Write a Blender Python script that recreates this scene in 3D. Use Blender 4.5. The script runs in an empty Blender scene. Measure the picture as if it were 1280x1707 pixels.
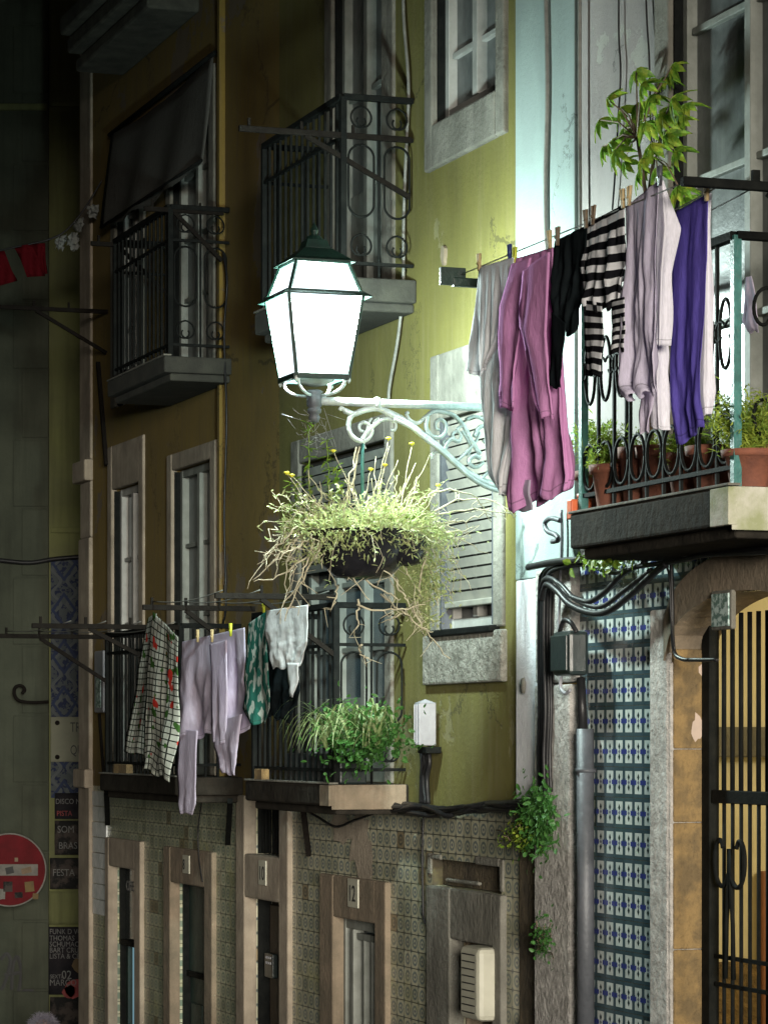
LAMP_W=1120.0; HALL_W=52.0; SUN_E=3.8; SUN_EL=4.0; SUN_AZ=-6.0; SKY=0.004
import bpy, math, random
from mathutils import Vector, Matrix
R = random.Random(7)
PI = math.pi
scene = bpy.context.scene
COL = scene.collection
# ---------------------------------------------------------------- frames
FPX = 5000.0; CX = 640.0; HY = 1230.0; CAMZ = 3.0
cT, sT = 0.3290, -0.9443          # facade direction (towards the camera side) in plan
D = 5.67
OX, OY = -sT * D, cT * D
THETA = math.atan2(sT, cT)

class Frame:
    def __init__(s, ang, ox, oy): s.ang = ang; s.ox = ox; s.oy = oy; s.c = math.cos(ang); s.s = math.sin(ang)
    def world(s, q): return Vector((s.ox + q[0]*s.c - q[1]*s.s, s.oy + q[0]*s.s + q[1]*s.c, q[2]))
FA = Frame(THETA, OX, OY)
WO = Frame(0.0, 0.0, 0.0)

def Yat(x, p=0.0):
    u = (x - CX) / FPX
    return (D - p) / (-sT*u + cT)
def A(x, p=0.0):
    Y = Yat(x, p); X = (x - CX)/FPX*Y
    return (X-OX)*cT + (Y-OY)*sT
def Z(x, y, p=0.0): return CAMZ + (HY - y)/FPX*Yat(x, p)
def P(x, y, p=0.0): return (A(x, p), -p, Z(x, y, p))
def Bof(x, a):
    u = (x-CX)/FPX
    return (u*(OY + sT*a) - (OX + cT*a)) / (-sT - u*cT)
def Q(x, y, a):                    # point on the plane a = const (square to the facade)
    b = Bof(x, a); Y = OY + sT*a + cT*b
    return (a, b, CAMZ + (HY-y)/FPX*Y)
def GW(x, y, Y): return ((x-CX)/FPX*Y, Y, CAMZ + (HY-y)/FPX*Y)

# ---------------------------------------------------------------- mesh builder
class MB:
    def __init__(s): s.v = []; s.f = []; s.uv = {}; s.smooth = False
    def add(s, vs, fs):
        o = len(s.v); s.v += [tuple(v) for v in vs]; s.f += [tuple(i+o for i in f) for f in fs]; return o
    def quad(s, a, b, c, d): s.add([a,b,c,d], [(0,1,2,3)]); return s
    def box(s, a0, a1, b0, b1, z0, z1):
        if a0 > a1: a0, a1 = a1, a0
        if b0 > b1: b0, b1 = b1, b0
        if z0 > z1: z0, z1 = z1, z0
        s.add([(a0,b0,z0),(a1,b0,z0),(a1,b1,z0),(a0,b1,z0),(a0,b0,z1),(a1,b0,z1),(a1,b1,z1),(a0,b1,z1)],
              [(0,3,2,1),(4,5,6,7),(0,1,5,4),(1,2,6,5),(2,3,7,6),(3,0,4,7)]); return s
    def bar(s, p, q, w, h=None):
        h = h or w; p = Vector(p); q = Vector(q); d = (q-p).normalized()
        up = Vector((0,0,1)) if abs(d.z) < 0.95 else Vector((0,1,0))
        x = d.cross(up).normalized()*w/2; y = x.cross(d).normalized()*h/2
        vs = [p-x-y,p+x-y,p+x+y,p-x+y,q-x-y,q+x-y,q+x+y,q-x+y]
        s.add(vs, [(0,3,2,1),(4,5,6,7),(0,1,5,4),(1,2,6,5),(2,3,7,6),(3,0,4,7)]); return s
    def tube(s, pts, r, n=7):
        pts = [Vector(p) for p in pts]; m = len(pts)
        if m < 2: return s
        rs = r if isinstance(r, (list, tuple)) else [r]*m
        d0 = (pts[1]-pts[0]).normalized()
        ref = Vector((0,0,1)) if abs(d0.z) < .9 else Vector((1,0,0))
        x = d0.cross(ref).normalized(); vs = []
        for i in range(m):
            d = (pts[min(i+1,m-1)]-pts[max(i-1,0)])
            d = d.normalized() if d.length > 1e-9 else d0
            x = (x - d*x.dot(d)); x = x.normalized() if x.length > 1e-6 else d.orthogonal().normalized()
            y = d.cross(x)
            for k in range(n):
                t = 2*PI*k/n; vs.append(pts[i] + (x*math.cos(t)+y*math.sin(t))*rs[i])
        fs = []
        for i in range(m-1):
            for k in range(n):
                k2 = (k+1) % n; fs.append((i*n+k, i*n+k2, (i+1)*n+k2, (i+1)*n+k))
        fs.append(tuple(range(n))[::-1]); fs.append(tuple(range((m-1)*n, m*n)))
        s.add(vs, fs); s.smooth = True; return s
    def lathe(s, c, prof, n=20, cap=True):
        vs = []; m = len(prof)
        for r, z in prof:
            for k in range(n):
                t = 2*PI*k/n; vs.append((c[0]+r*math.cos(t), c[1]+r*math.sin(t), c[2]+z))
        fs = []
        for i in range(m-1):
            for k in range(n):
                k2=(k+1)%n; fs.append((i*n+k, i*n+k2, (i+1)*n+k2, (i+1)*n+k))
        if cap: fs.append(tuple(range(n))[::-1]); fs.append(tuple(range((m-1)*n, m*n)))
        s.add(vs, fs); s.smooth = True; return s
    def frustum(s, c, w0, z0, w1, z1, d0=None, d1=None):
        d0 = d0 or w0; d1 = d1 or w1; vs = []
        for w, d, z in ((w0,d0,z0),(w1,d1,z1)):
            for sx, sy in ((-1,-1),(1,-1),(1,1),(-1,1)): vs.append((c[0]+sx*w/2, c[1]+sy*d/2, z))
        s.add(vs, [(0,3,2,1),(4,5,6,7),(0,1,5,4),(1,2,6,5),(2,3,7,6),(3,0,4,7)]); return s
    def leaf(s, base, d, up, L, W, droop=.25):
        base = Vector(base); d = Vector(d).normalized(); up = Vector(up)
        side = d.cross(up); side = side.normalized() if side.length > 1e-5 else d.orthogonal().normalized()
        nrm = side.cross(d).normalized()
        pts = []
        for t, w in ((0,.12),(.3,.85),(.65,.8),(1,.02)):
            c = base + d*L*t - nrm*L*droop*t*t
            pts.append((c - side*W*.5*w + nrm*W*.12, c, c + side*W*.5*w + nrm*W*.12))
        vs = [q for r_ in pts for q in r_]; fs = []
        for i in range(3):
            o = i*3; fs += [(o,o+1,o+4,o+3),(o+1,o+2,o+5,o+4)]
        s.add(vs, fs); return s
    def grid(s, g, uvs=None):
        nv = len(g); nu = len(g[0]); o = len(s.v)
        for row in g: s.v += [tuple(q) for q in row]
        if uvs:
            for j, row in enumerate(uvs):
                for i, q in enumerate(row): s.uv[o+j*nu+i] = q
        for j in range(nv-1):
            for i in range(nu-1):
                k = o+j*nu+i; s.f.append((k, k+1, k+nu+1, k+nu))
        s.smooth = True; return s
    def mesh(s, name, mat, org):
        me = bpy.data.meshes.new(name)
        me.from_pydata([(v[0]-org[0], v[1]-org[1], v[2]-org[2]) for v in s.v], [], s.f)
        if s.uv:
            l = me.uv_layers.new(name='UVMap')
            for lp in me.loops: l.data[lp.index].uv = s.uv.get(lp.vertex_index, (0,0))
        me.materials.append(mat)
        if s.smooth:
            for p in me.polygons: p.use_smooth = True
        me.update(); return me

ROOT = {}
def props(o, label=None, cat=None, group=None, kind=None):
    if label: o['label'] = label
    if cat: o['category'] = cat
    if group: o['group'] = group
    if kind: o['kind'] = kind
def thing(name, label, cat, org, group=None, frame=FA):
    o = bpy.data.objects.new(name, None); COL.objects.link(o); o.empty_display_size = .1
    o.location = frame.world(org); o.rotation_euler = (0,0,frame.ang)
    props(o, label, cat, group); ROOT[o.name] = (tuple(org), frame); return o
def finish(o, bevel=0, solid=0, subd=0, ew=False):
    if solid:
        m = o.modifiers.new('Solidify','SOLIDIFY'); m.thickness = solid; m.offset = 0
    if bevel:
        m = o.modifiers.new('Bevel','BEVEL'); m.width = bevel; m.segments = 2; m.limit_method = 'ANGLE'
    if subd:
        m = o.modifiers.new('Subsurf','SUBSURF'); m.levels = subd; m.render_levels = subd
def part(name, mb, mat, parent, bevel=0, solid=0, subd=0, label=None):
    org, fr = ROOT[parent.name]
    o = bpy.data.objects.new(name, mb.mesh(name, mat, org)); COL.objects.link(o); o.parent = parent
    ROOT[o.name] = (org, fr); finish(o, bevel, solid, subd)
    if label: o['label'] = label
    return o
def solo(name, mb, mat, label, cat, org=None, group=None, frame=FA, bevel=0, solid=0, subd=0, kind=None):
    if org is None:
        xs=[v[0] for v in mb.v]; ys=[v[1] for v in mb.v]; zs=[v[2] for v in mb.v]
        org = ((min(xs)+max(xs))/2, (min(ys)+max(ys))/2, min(zs))
    o = bpy.data.objects.new(name, mb.mesh(name, mat, org)); COL.objects.link(o)
    o.location = frame.world(org); o.rotation_euler = (0,0,frame.ang)
    ROOT[o.name] = (tuple(org), frame); props(o, label, cat, group, kind); finish(o, bevel, solid, subd); return o
def text_mesh(s, size, extr=.001, font_scale_x=1.0):
    cu = bpy.data.curves.new('txt', 'FONT'); cu.body = s; cu.size = size; cu.extrude = extr; cu.resolution_u = 3
    to = bpy.data.objects.new('txt', cu); COL.objects.link(to)
    bpy.context.view_layer.update()
    me = bpy.data.meshes.new_from_object(to); vs = [(v.co.x*font_scale_x, v.co.y, v.co.z) for v in me.vertices]
    fs = [tuple(p.vertices) for p in me.polygons]
    bpy.data.objects.remove(to); bpy.data.curves.remove(cu); bpy.data.meshes.remove(me)
    return vs, fs
def text_mb(mb, s, size, pos, sx=1.0):
    """writing in the plane facing -b (towards the street), pos = lower-left (a,b,z)"""
    vs, fs = text_mesh(s, size, .0012, sx)
    mb.add([(pos[0]+v[0], pos[1]-v[2], pos[2]+v[1]) for v in vs], fs)

# ---------------------------------------------------------------- materials
class NT:
    def __init__(s, m):
        m.use_nodes = True; s.t = m.node_tree; s.t.nodes.clear(); s.out = s.n('ShaderNodeOutputMaterial')
    def n(s, typ, **k):
        x = s.t.nodes.new(typ)
        for a, b in k.items(): setattr(x, a, b)
        return x
    def l(s, a, b): s.t.links.new(a, b)
    def put(s, sock, v):
        if isinstance(v, bpy.types.NodeSocket): s.l(v, sock)
        else: sock.default_value = v
    def m(s, op, a, b=0.0, c=None):
        x = s.n('ShaderNodeMath', operation=op); s.put(x.inputs[0], a); s.put(x.inputs[1], b)
        if c is not None: s.put(x.inputs[2], c)
        return x.outputs[0]
    def coord(s, which='Object', scale=(1,1,1)):
        tc = s.n('ShaderNodeTexCoord'); mp = s.n('ShaderNodeMapping'); s.l(tc.outputs[which], mp.inputs['Vector'])
        mp.inputs['Scale'].default_value = scale; return mp.outputs[0]
    def noise(s, vec, scale, detail=4, rough=.55):
        x = s.n('ShaderNodeTexNoise'); s.l(vec, x.inputs['Vector']); x.inputs['Scale'].default_value = scale
        x.inputs['Detail'].default_value = detail; x.inputs['Roughness'].default_value = rough; return x.outputs['Fac']
    def ramp(s, fac, stops):
        x = s.n('ShaderNodeValToRGB'); s.l(fac, x.inputs[0]); e = x.color_ramp.elements
        while len(e) < len(stops): e.new(.5)
        for el, (p, c) in zip(e, stops): el.position = p; el.color = (*c, 1) if len(c) == 3 else c
        return x.outputs[0]
    def mix(s, f, a, b):
        x = s.n('ShaderNodeMix', data_type='RGBA'); s.put(x.inputs[0], f)
        s.put(x.inputs[6], a if isinstance(a, bpy.types.NodeSocket) else (*a,1))
        s.put(x.inputs[7], b if isinstance(b, bpy.types.NodeSocket) else (*b,1)); return x.outputs[2]
    def bump(s, h, strength=.3, dist=.01):
        x = s.n('ShaderNodeBump'); s.l(h, x.inputs['Height']); x.inputs['Strength'].default_value = strength
        x.inputs['Distance'].default_value = dist; return x.outputs[0]
    def bsdf(s, col, rough=.8, metal=0., normal=None, spec=None):
        x = s.n('ShaderNodeBsdfPrincipled'); s.put(x.inputs['Base Color'], col if isinstance(col, bpy.types.NodeSocket) else (*col,1))
        s.put(x.inputs['Roughness'], rough); s.put(x.inputs['Metallic'], metal)
        if normal: s.l(normal, x.inputs['Normal'])
        if spec is not None: x.inputs['Specular IOR Level'].default_value = spec
        s.l(x.outputs[0], s.out.inputs[0]); return x

def mat(name, c1, c2=None, scale=6, rough=.8, bump=.3, bscale=40, metal=0, streak=0, c3=None, lo=.35, hi=.65, bdist=.01, spec=None, peel=None, pk=.62):
    m = bpy.data.materials.new(name); t = NT(m)
    c2 = c2 or tuple(x*.7 for x in c1)
    vec = t.coord('Object'); f = t.noise(vec, scale, 6, .6)
    col = t.ramp(f, [(lo, c1), (hi, c2)])
    if streak:
        sv = t.coord('Object', (9, 9, .6)); g = t.noise(sv, 1.6, 5, .6)
        g2 = t.ramp(g, [(.48, (0,0,0)), (.68, (1,1,1))])
        col = t.mix(t.m('MULTIPLY', g2, streak), col, c3 or tuple(x*.35 for x in c1))
    nb = t.noise(vec, bscale, 5, .65)
    if peel:
        pn = t.noise(vec, .9, 9, .68); pm = t.ramp(pn, [(pk,(0,0,0)),(pk+.012,(1,1,1))]); col = t.mix(pm, col, peel)
        pn2 = t.noise(t.coord('Object',(1,1,.35)), 2.6, 8, .7); pm2 = t.ramp(pn2, [(.5,(0,0,0)),(.78,(.5,.5,.5))]); col = t.mix(pm2, col, tuple(x*.55 for x in c2))
        vo = t.n('ShaderNodeTexVoronoi', feature='DISTANCE_TO_EDGE'); vo.inputs['Scale'].default_value = .7
        dv = t.n('ShaderNodeVectorMath', operation='ADD'); t.l(vec, dv.inputs[0]); cb = t.n('ShaderNodeCombineXYZ'); nz = t.noise(vec, 3, 6, .7)
        for i_ in range(3): t.l(t.m('MULTIPLY', nz, (1.1,.9,.7)[i_]), cb.inputs[i_])
        t.l(cb.outputs[0], dv.inputs[1]); t.l(dv.outputs[0], vo.inputs['Vector'])
        ck = t.m('MULTIPLY', t.m('LESS_THAN', vo.outputs['Distance'], .006), t.m('GREATER_THAN', t.noise(vec, 1.1, 2), .5))
        col = t.mix(t.m('MULTIPLY', ck, .6), col, tuple(x*.25 for x in c2))
        nb = t.m('SUBTRACT', nb, t.m('MULTIPLY', pm, .6))
    t.bsdf(col, rough, metal, t.bump(nb, bump, bdist), spec); return m

def cloth_mat(name, c1, transl=.4, c2=None, pattern=None, rough=.9):
    hem = pattern is not None or name.split('_')[-1] in ('cotton','towelling','jersey')
    m = bpy.data.materials.new(name); t = NT(m)
    vec = t.coord('Object')
    w = t.noise(t.coord('Object', (60,60,8)), 3, 3)
    if pattern: col = pattern(t)
    else: col = t.mix(t.ramp(w, [(.3,(0,0,0)),(.7,(1,1,1))]), c1, c2 or tuple(x*.82 for x in c1))
    if hem:
        tc = t.n('ShaderNodeTexCoord'); sp = t.n('ShaderNodeSeparateXYZ'); t.l(tc.outputs['UV'], sp.inputs[0]); vv = sp.outputs[1]
        ln = t.m('MAXIMUM', t.m('LESS_THAN', t.m('ABSOLUTE', t.m('SUBTRACT', vv, .035)), .003), t.m('LESS_THAN', t.m('ABSOLUTE', t.m('SUBTRACT', sp.outputs[0], .05)), .004))
        col = t.mix(t.m('MULTIPLY', ln, .55), col, tuple(x*.3 for x in c1) if pattern is None else (.05,.05,.05))
    wr = t.noise(t.coord('Object',(9,9,5)), 2.2, 7, .72); fine = t.noise(t.coord('Object',(220,220,220)), 2, 2)
    nrm = t.bump(t.m('ADD', wr, t.m('MULTIPLY', fine, .06)), .45, .02)
    a = t.n('ShaderNodeBsdfDiffuse'); b = t.n('ShaderNodeBsdfTranslucent'); x = t.n('ShaderNodeMixShader')
    for s_ in (a, b): t.put(s_.inputs['Color'], col); t.l(nrm, s_.inputs['Normal'])
    x.inputs[0].default_value = transl; t.l(a.outputs[0], x.inputs[1]); t.l(b.outputs[0], x.inputs[2])
    t.l(x.outputs[0], t.out.inputs[0]); return m
def leaf_mat(name, c1, c2, transl=.35):
    m = bpy.data.materials.new(name); t = NT(m)
    f = t.noise(t.coord('Object'), 22, 4, .7); col = t.ramp(f, [(.32, tuple(x*.6 for x in c1)), (.45, c1), (.6, c2), (.72, (c2[0]*1.3, c2[1]*.95, c2[2]))])
    a = t.n('ShaderNodeBsdfPrincipled'); a.inputs['Roughness'].default_value = .5; t.l(col, a.inputs['Base Color'])
    b = t.n('ShaderNodeBsdfTranslucent'); t.l(col, b.inputs['Color']); x = t.n('ShaderNodeMixShader'); x.inputs[0].default_value = transl
    t.l(a.outputs[0], x.inputs[1]); t.l(b.outputs[0], x.inputs[2]); t.l(x.outputs[0], t.out.inputs[0]); return m
def emit_mat(name, c, st, mixt=0.0):
    m = bpy.data.materials.new(name); t = NT(m); e = t.n('ShaderNodeEmission'); e.inputs[0].default_value=(*c,1); e.inputs[1].default_value=st
    if mixt:
        tr = t.n('ShaderNodeBsdfTransparent'); x = t.n('ShaderNodeMixShader'); x.inputs[0].default_value = mixt
        t.l(e.outputs[0], x.inputs[1]); t.l(tr.outputs[0], x.inputs[2]); t.l(x.outputs[0], t.out.inputs[0])
    else: t.l(e.outputs[0], t.out.inputs[0])
    return m

def cellcoords(t, cu, cv):
    tc = t.n('ShaderNodeTexCoord'); sp = t.n('ShaderNodeSeparateXYZ'); t.l(tc.outputs['Object'], sp.inputs[0])
    U = t.m('DIVIDE', sp.outputs[0], cu); V = t.m('DIVIDE', sp.outputs[2], cv)
    u = t.m('SUBTRACT', t.m('FRACT', U), .5); v = t.m('SUBTRACT', t.m('FRACT', V), .5)
    cid = t.n('ShaderNodeCombineXYZ'); t.l(t.m('FLOOR', U), cid.inputs[0]); t.l(t.m('FLOOR', V), cid.inputs[1])
    wn = t.n('ShaderNodeTexWhiteNoise', noise_dimensions='2D'); t.l(cid.outputs[0], wn.inputs['Vector'])
    return t.m('ABSOLUTE', u), t.m('ABSOLUTE', v), u, v, wn.outputs['Value'], wn.outputs['Color'], tc.outputs['Object']
def AND(t, a, b): return t.m('MULTIPLY', a, b)
def LT(t, a, b): return t.m('LESS_THAN', a, b)
def GT(t, a, b): return t.m('GREATER_THAN', a, b)

def tile_near():
    m = bpy.data.materials.new('azulejo_blue_green'); t = NT(m)
    au, av, u, v, rnd, rcol, obj = cellcoords(t, .109, .1432)
    rect = AND(t, LT(t, au, .36), LT(t, av, .37))
    d1 = LT(t, t.m('ADD', t.m('MULTIPLY', au, 1.0), t.m('ABSOLUTE', t.m('SUBTRACT', av, .17))), .125)
    d2 = LT(t, t.m('ADD', au, t.m('MULTIPLY', av, 1.6)), .13)
    notch = AND(t, LT(t, av, .075), GT(t, au, .19))
    notch2 = LT(t, t.m('ADD', t.m('SUBTRACT', .34, au), t.m('MULTIPLY', t.m('ABSOLUTE', t.m('SUBTRACT', av, .0)), .9)), .11)
    grout = t.m('MAXIMUM', GT(t, av, .485), GT(t, au, .488))
    wv = t.noise(obj, 30, 4)
    white = t.ramp(wv, [(.3,(.66,.70,.68)),(.7,(.48,.54,.52))])
    base = t.ramp(t.noise(obj, 9, 4), [(.3,(.045,.075,.10)),(.7,(.06,.10,.11))])
    col = t.mix(rect, base, white)
    col = t.mix(AND(t, rect, d1), col, (.03,.05,.05))
    col = t.mix(AND(t, rect, d2), col, (.14,.15,.20))
    col = t.mix(AND(t, LT(t, au, .5), notch), col, (.035,.05,.22))
    col = t.mix(AND(t, rect, notch2), col, (.04,.05,.22))
    col = t.mix(grout, col, (.06,.07,.065))
    wear = t.ramp(t.noise(obj, 5, 6, .7), [(.62,(0,0,0)),(.72,(1,1,1))])
    col = t.mix(t.m('MULTIPLY', wear, .5), col, (.10,.11,.09))
    h = t.m('ADD', t.m('MULTIPLY', t.noise(obj, 16, 3), 1.0), t.m('MULTIPLY', t.m('MULTIPLY', rnd, v), 1.2))
    h = t.m('SUBTRACT', h, t.m('MULTIPLY', grout, .5))
    vr = t.ramp(rnd, [(0,(.72,.74,.74)),(.8,(1,1,1)),(.93,(1,1,1)),(.97,(.55,.5,.45))])
    mm = t.n('ShaderNodeMix', data_type='RGBA', blend_type='MULTIPLY'); mm.inputs[0].default_value=1; t.l(col, mm.inputs[6]); t.l(vr, mm.inputs[7]); col = mm.outputs[2]
    t.bsdf(col, .16, 0, t.bump(h, .55, .006)); return m
def tile_far(name, ca, cb, cc, glaze=.28):
    m = bpy.data.materials.new(name); t = NT(m)
    au, av, u, v, rnd, rcol, obj = cellcoords(t, .118, .095)
    r = t.m('SQRT', t.m('ADD', t.m('POWER', u, 2), t.m('POWER', v, 2)))
    ring = AND(t, GT(t, r, .20), LT(t, r, .34)); dot = LT(t, t.m('ADD', au, av), .12)
    cor = GT(t, t.m('ADD', au, av), .82)
    grout = t.m('MAXIMUM', GT(t, av, .47), GT(t, au, .475))
    col = t.mix(ring, ca, cb); col = t.mix(dot, col, cc); col = t.mix(cor, col, cb); col = t.mix(grout, col, (.10,.10,.08))
    yel = t.ramp(t.noise(obj, 1.7, 6, .7), [(.55,(0,0,0)),(.66,(1,1,1))])
    col = t.mix(t.m('MULTIPLY', yel, .45), col, (.40,.38,.12))
    drt = t.ramp(t.noise(t.coord('Object',(4,4,.8)), 1.5, 6, .7), [(.5,(0,0,0)),(.7,(1,1,1))])
    col = t.mix(t.m('MULTIPLY', drt, .45), col, (.18,.15,.11))
    h = t.m('ADD', t.noise(obj, 14, 3), t.m('MULTIPLY', t.m('MULTIPLY', rnd, u), 1.5))
    vr = t.ramp(rnd, [(0,(.62,.64,.62)),(.85,(1,1,1)),(.95,(1,1,1)),(.97,(.5,.42,.35))])
    mm = t.n('ShaderNodeMix', data_type='RGBA', blend_type='MULTIPLY'); mm.inputs[0].default_value=1; t.l(col, mm.inputs[6]); t.l(vr, mm.inputs[7]); col = mm.outputs[2]
    t.bsdf(col, glaze, 0, t.bump(h, .35, .004)); return m

def tile_panel():
    m = bpy.data.materials.new('azulejo_blue_scroll'); t = NT(m)
    au, av, u, v, rnd, rcol, obj = cellcoords(t, .30, .42)
    w = t.m('ABSOLUTE', t.m('SUBTRACT', t.m('ADD', au, t.m('MULTIPLY', t.m('SINE', t.m('MULTIPLY', v, 12.566)), .12)), .22))
    line = LT(t, w, .055); dia = LT(t, t.m('ABSOLUTE', t.m('SUBTRACT', t.m('ADD', au, av), .34)), .05)
    fl = t.ramp(t.noise(obj, 26, 3), [(.5,(0,0,0)),(.54,(1,1,1))])
    col = t.mix(fl, (.055,.065,.07), (.012,.018,.05)); col = t.mix(line, col, (.075,.085,.09)); col = t.mix(dia, col, (.02,.03,.07))
    t.bsdf(col, .45, spec=.06); return m

M = {}
def mk():
    M['ochre'] = mat('ochre_plaster', (.225,.152,.030), (.175,.122,.03), 1.3, .95, .5, 30, peel=(.17,.13,.085), pk=.55, streak=.6, c3=(.16,.11,.05))
    M['yellow'] = mat('yellow_plaster', (.150,.136,.030), (.118,.107,.027), 1.6, .95, .5, 34, peel=(.19,.175,.08), pk=.6, streak=.6, c3=(.17,.15,.06))
    M['mint'] = mat('white_limewash', (.28,.35,.335), (.25,.31,.30), 2.0, .9, .35, 60, peel=(.33,.37,.35), pk=.62, streak=.12, c3=(.33,.42,.38))
    M['pinkwhite'] = mat('pale_plaster', (.33,.30,.29), (.28,.255,.25), 2.4, .95, .35, 55, peel=(.36,.35,.32), pk=.6, streak=.2, c3=(.36,.34,.31))
    M['roughwhite'] = mat('rough_white_stucco', (.84,.85,.90), (.74,.76,.82), 8, .95, .6, 45, bdist=.012)
    M['stone'] = mat('grey_stone', (.22,.21,.18), (.13,.125,.105), 5, .95, .8, 26, streak=.4, bdist=.015)
    M['stone_rough'] = mat('rough_hewn_stone', (.62,.59,.56), (.34,.32,.30), 16, .95, 1.0, 34, bdist=.035)
    M['stone_apron'] = mat('hacked_stone', (.36,.35,.31), (.17,.165,.14), 16, .95, 1.0, 34, bdist=.035)
    M['slab_mid'] = mat('grey_green_slab', (.050,.050,.040), (.028,.028,.024), 6, .95, .6, 26)
    M['stone_pink'] = mat('pinkish_stone', (.40,.34,.265), (.25,.21,.165), 4, .95, .6, 30, streak=.35)
    M['stone_lintel'] = mat('brown_stone', (.27,.21,.15), (.17,.14,.10), 6, .95, .7, 30, streak=.5)
    M['slab'] = mat('dark_stained_slab', (.040,.035,.028), (.020,.018,.015), 7, .95, .5, 24, spec=.1, bdist=.02)
    M['slab_lit_end'] = mat('lit_mossy_slab', (.55,.53,.46), (.30,.32,.18), 7, .95, .8, 30)  # paler than the slab, lamplight on its end put into the colour
    M['brown_wall'] = mat('weathered_brown_plaster', (.13,.10,.06), (.05,.04,.028), 5, .95, .9, 22, streak=.6, bdist=.02)
    M['jamb'] = mat('warm_sandstone', (.30,.20,.085), (.17,.12,.06), 9, .95, 1., 26, bdist=.03, lo=.4, hi=.6, streak=.3)
    M['patch'] = mat('bare_plaster_patch', (.55,.42,.34), (.45,.36,.3), 9, .95, .4, 40)
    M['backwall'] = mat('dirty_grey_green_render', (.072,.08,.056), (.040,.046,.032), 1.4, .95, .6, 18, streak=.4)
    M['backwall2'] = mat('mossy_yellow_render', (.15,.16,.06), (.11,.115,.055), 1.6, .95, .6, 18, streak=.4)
    M['iron'] = mat('black_iron', (.006,.007,.007), (.012,.013,.012), 20, .75, .3, 80, .0, spec=.08)
    M['iron_gloss'] = mat('black_gloss_iron', (.02,.022,.022), (.012,.014,.014), 20, .32, .3, 50)
    M['teal_iron'] = mat('teal_painted_iron', (.05,.20,.18), (.03,.12,.11), 20, .4, .4, 60)
    M['rust'] = mat('rusty_iron', (.014,.012,.010), (.010,.008,.007), 25, .85, .5, 60, spec=.08)
    M['lamp_iron'] = mat('weathered_grey_lamp_paint', (.62,.68,.68), (.42,.48,.49), 14, .42, .6, 40, .15)
    M['lamp_green'] = mat('dark_green_lamp_paint', (.010,.035,.026), (.008,.022,.018), 14, .4, .4, 40)
    M['white_wood'] = mat('white_painted_wood', (.42,.42,.40), (.33,.33,.31), 10, .6, .3, 30)
    M['grey_wood'] = mat('dirty_white_wood', (.26,.275,.25), (.18,.19,.17), 8, .7, .3, 30, streak=.3)
    M['glass'] = mat('dark_window_glass', (.028,.034,.036), (.05,.058,.055), 3, .12, .05, 8)
    M['glass_blue'] = mat('dim_window_glass', (.05,.08,.10), (.02,.03,.04), 4, .15, .05, 8)
    M['curtain'] = mat('grey_net_curtain_behind_glass', (.14,.15,.15), (.08,.09,.09), 9, .35, .2, 20, streak=.5)
    M['dark'] = mat('dark_interior', (.008,.009,.010), (.012,.012,.012), 5, .9, .1)
    M['blind'] = mat('pale_blind_slats', (.29,.28,.24), (.22,.215,.19), 8, .6, .2, 30)
    M['cable'] = mat('black_cable', (.010,.010,.011), (.02,.02,.022), 20, .42, .2, 40, spec=.3)
    M['cable_grey'] = mat('grey_cable', (.22,.22,.20), (.15,.15,.14), 20, .5, .2, 40)
    M['white_plastic'] = mat('white_plastic', (.34,.34,.37), (.27,.27,.30), 8, .45, .2, 30)
    M['cream_plastic'] = mat('cream_plastic', (.50,.49,.40), (.43,.42,.34), 8, .5, .2, 30)
    M['box_black'] = mat('black_plastic_box', (.015,.022,.022), (.02,.03,.03), 8, .35, .2, 30)
    M['pipe_grey'] = mat('grey_pipe', (.10,.105,.12), (.06,.065,.075), 8, .5, .4, 30, .1)
    M['terracotta'] = mat('terracotta', (.26,.09,.05), (.16,.06,.04), 10, .85, .4, 40)
    M['red_plastic'] = mat('orange_red_plastic', (.75,.14,.04), (.6,.12,.04), 10, .5, .2, 40)
    M['pot_black'] = mat('black_plastic_pot', (.012,.012,.015), (.02,.02,.024), 10, .22, .25, 20)
    M['wood'] = mat('pale_wood', (.55,.42,.22), (.40,.30,.15), 30, .7, .3, 60)
    M['peg_blue'] = mat('blue_peg_plastic', (.03,.05,.20), (.03,.04,.15), 30, .4, .2, 60)
    M['peg_yellow'] = mat('yellow_peg_plastic', (.55,.60,.05), (.45,.5,.05), 30, .4, .2, 60)
    M['door_green'] = mat('dark_green_painted_door', (.03,.06,.05), (.02,.04,.035), 8, .5, .3, 30)
    M['door_brown'] = mat('dark_brown_door', (.05,.035,.022), (.03,.022,.016), 8, .6, .4, 30, streak=.4)
    M['leaf_bright'] = leaf_mat('bright_green_leaf', (.16,.30,.03), (.30,.38,.05))
    M['leaf_pale'] = leaf_mat('pale_wiry_growth', (.52,.54,.26), (.34,.44,.18))
    M['leaf_dark'] = leaf_mat('dark_green_leaf', (.05,.16,.03), (.08,.22,.05), .25)
    M['leaf_strap'] = leaf_mat('variegated_strap_leaf', (.20,.30,.10), (.34,.40,.20), .25)
    M['leaf_schef'] = leaf_mat('umbrella_leaf', (.14,.30,.03), (.32,.42,.05), .4)
    M['leaf_feather'] = leaf_mat('feathery_green_leaf', (.40,.48,.07), (.20,.34,.06), .35)
    M['stem'] = mat('dry_stem', (.60,.55,.40), (.45,.40,.28), 20, .8, .2, 60)
    M['stem_brown'] = mat('brown_twig', (.20,.14,.09), (.12,.09,.06), 20, .8, .3, 60)
    M['yellow_petal'] = mat('yellow_flower', (.75,.70,.06), (.65,.55,.05), 20, .7, .2, 60)
    M['tile_near'] = tile_near()
    M['tile_a'] = tile_far('azulejo_green_yellow', (.50,.50,.36), (.19,.25,.19), (.11,.14,.18))
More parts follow.
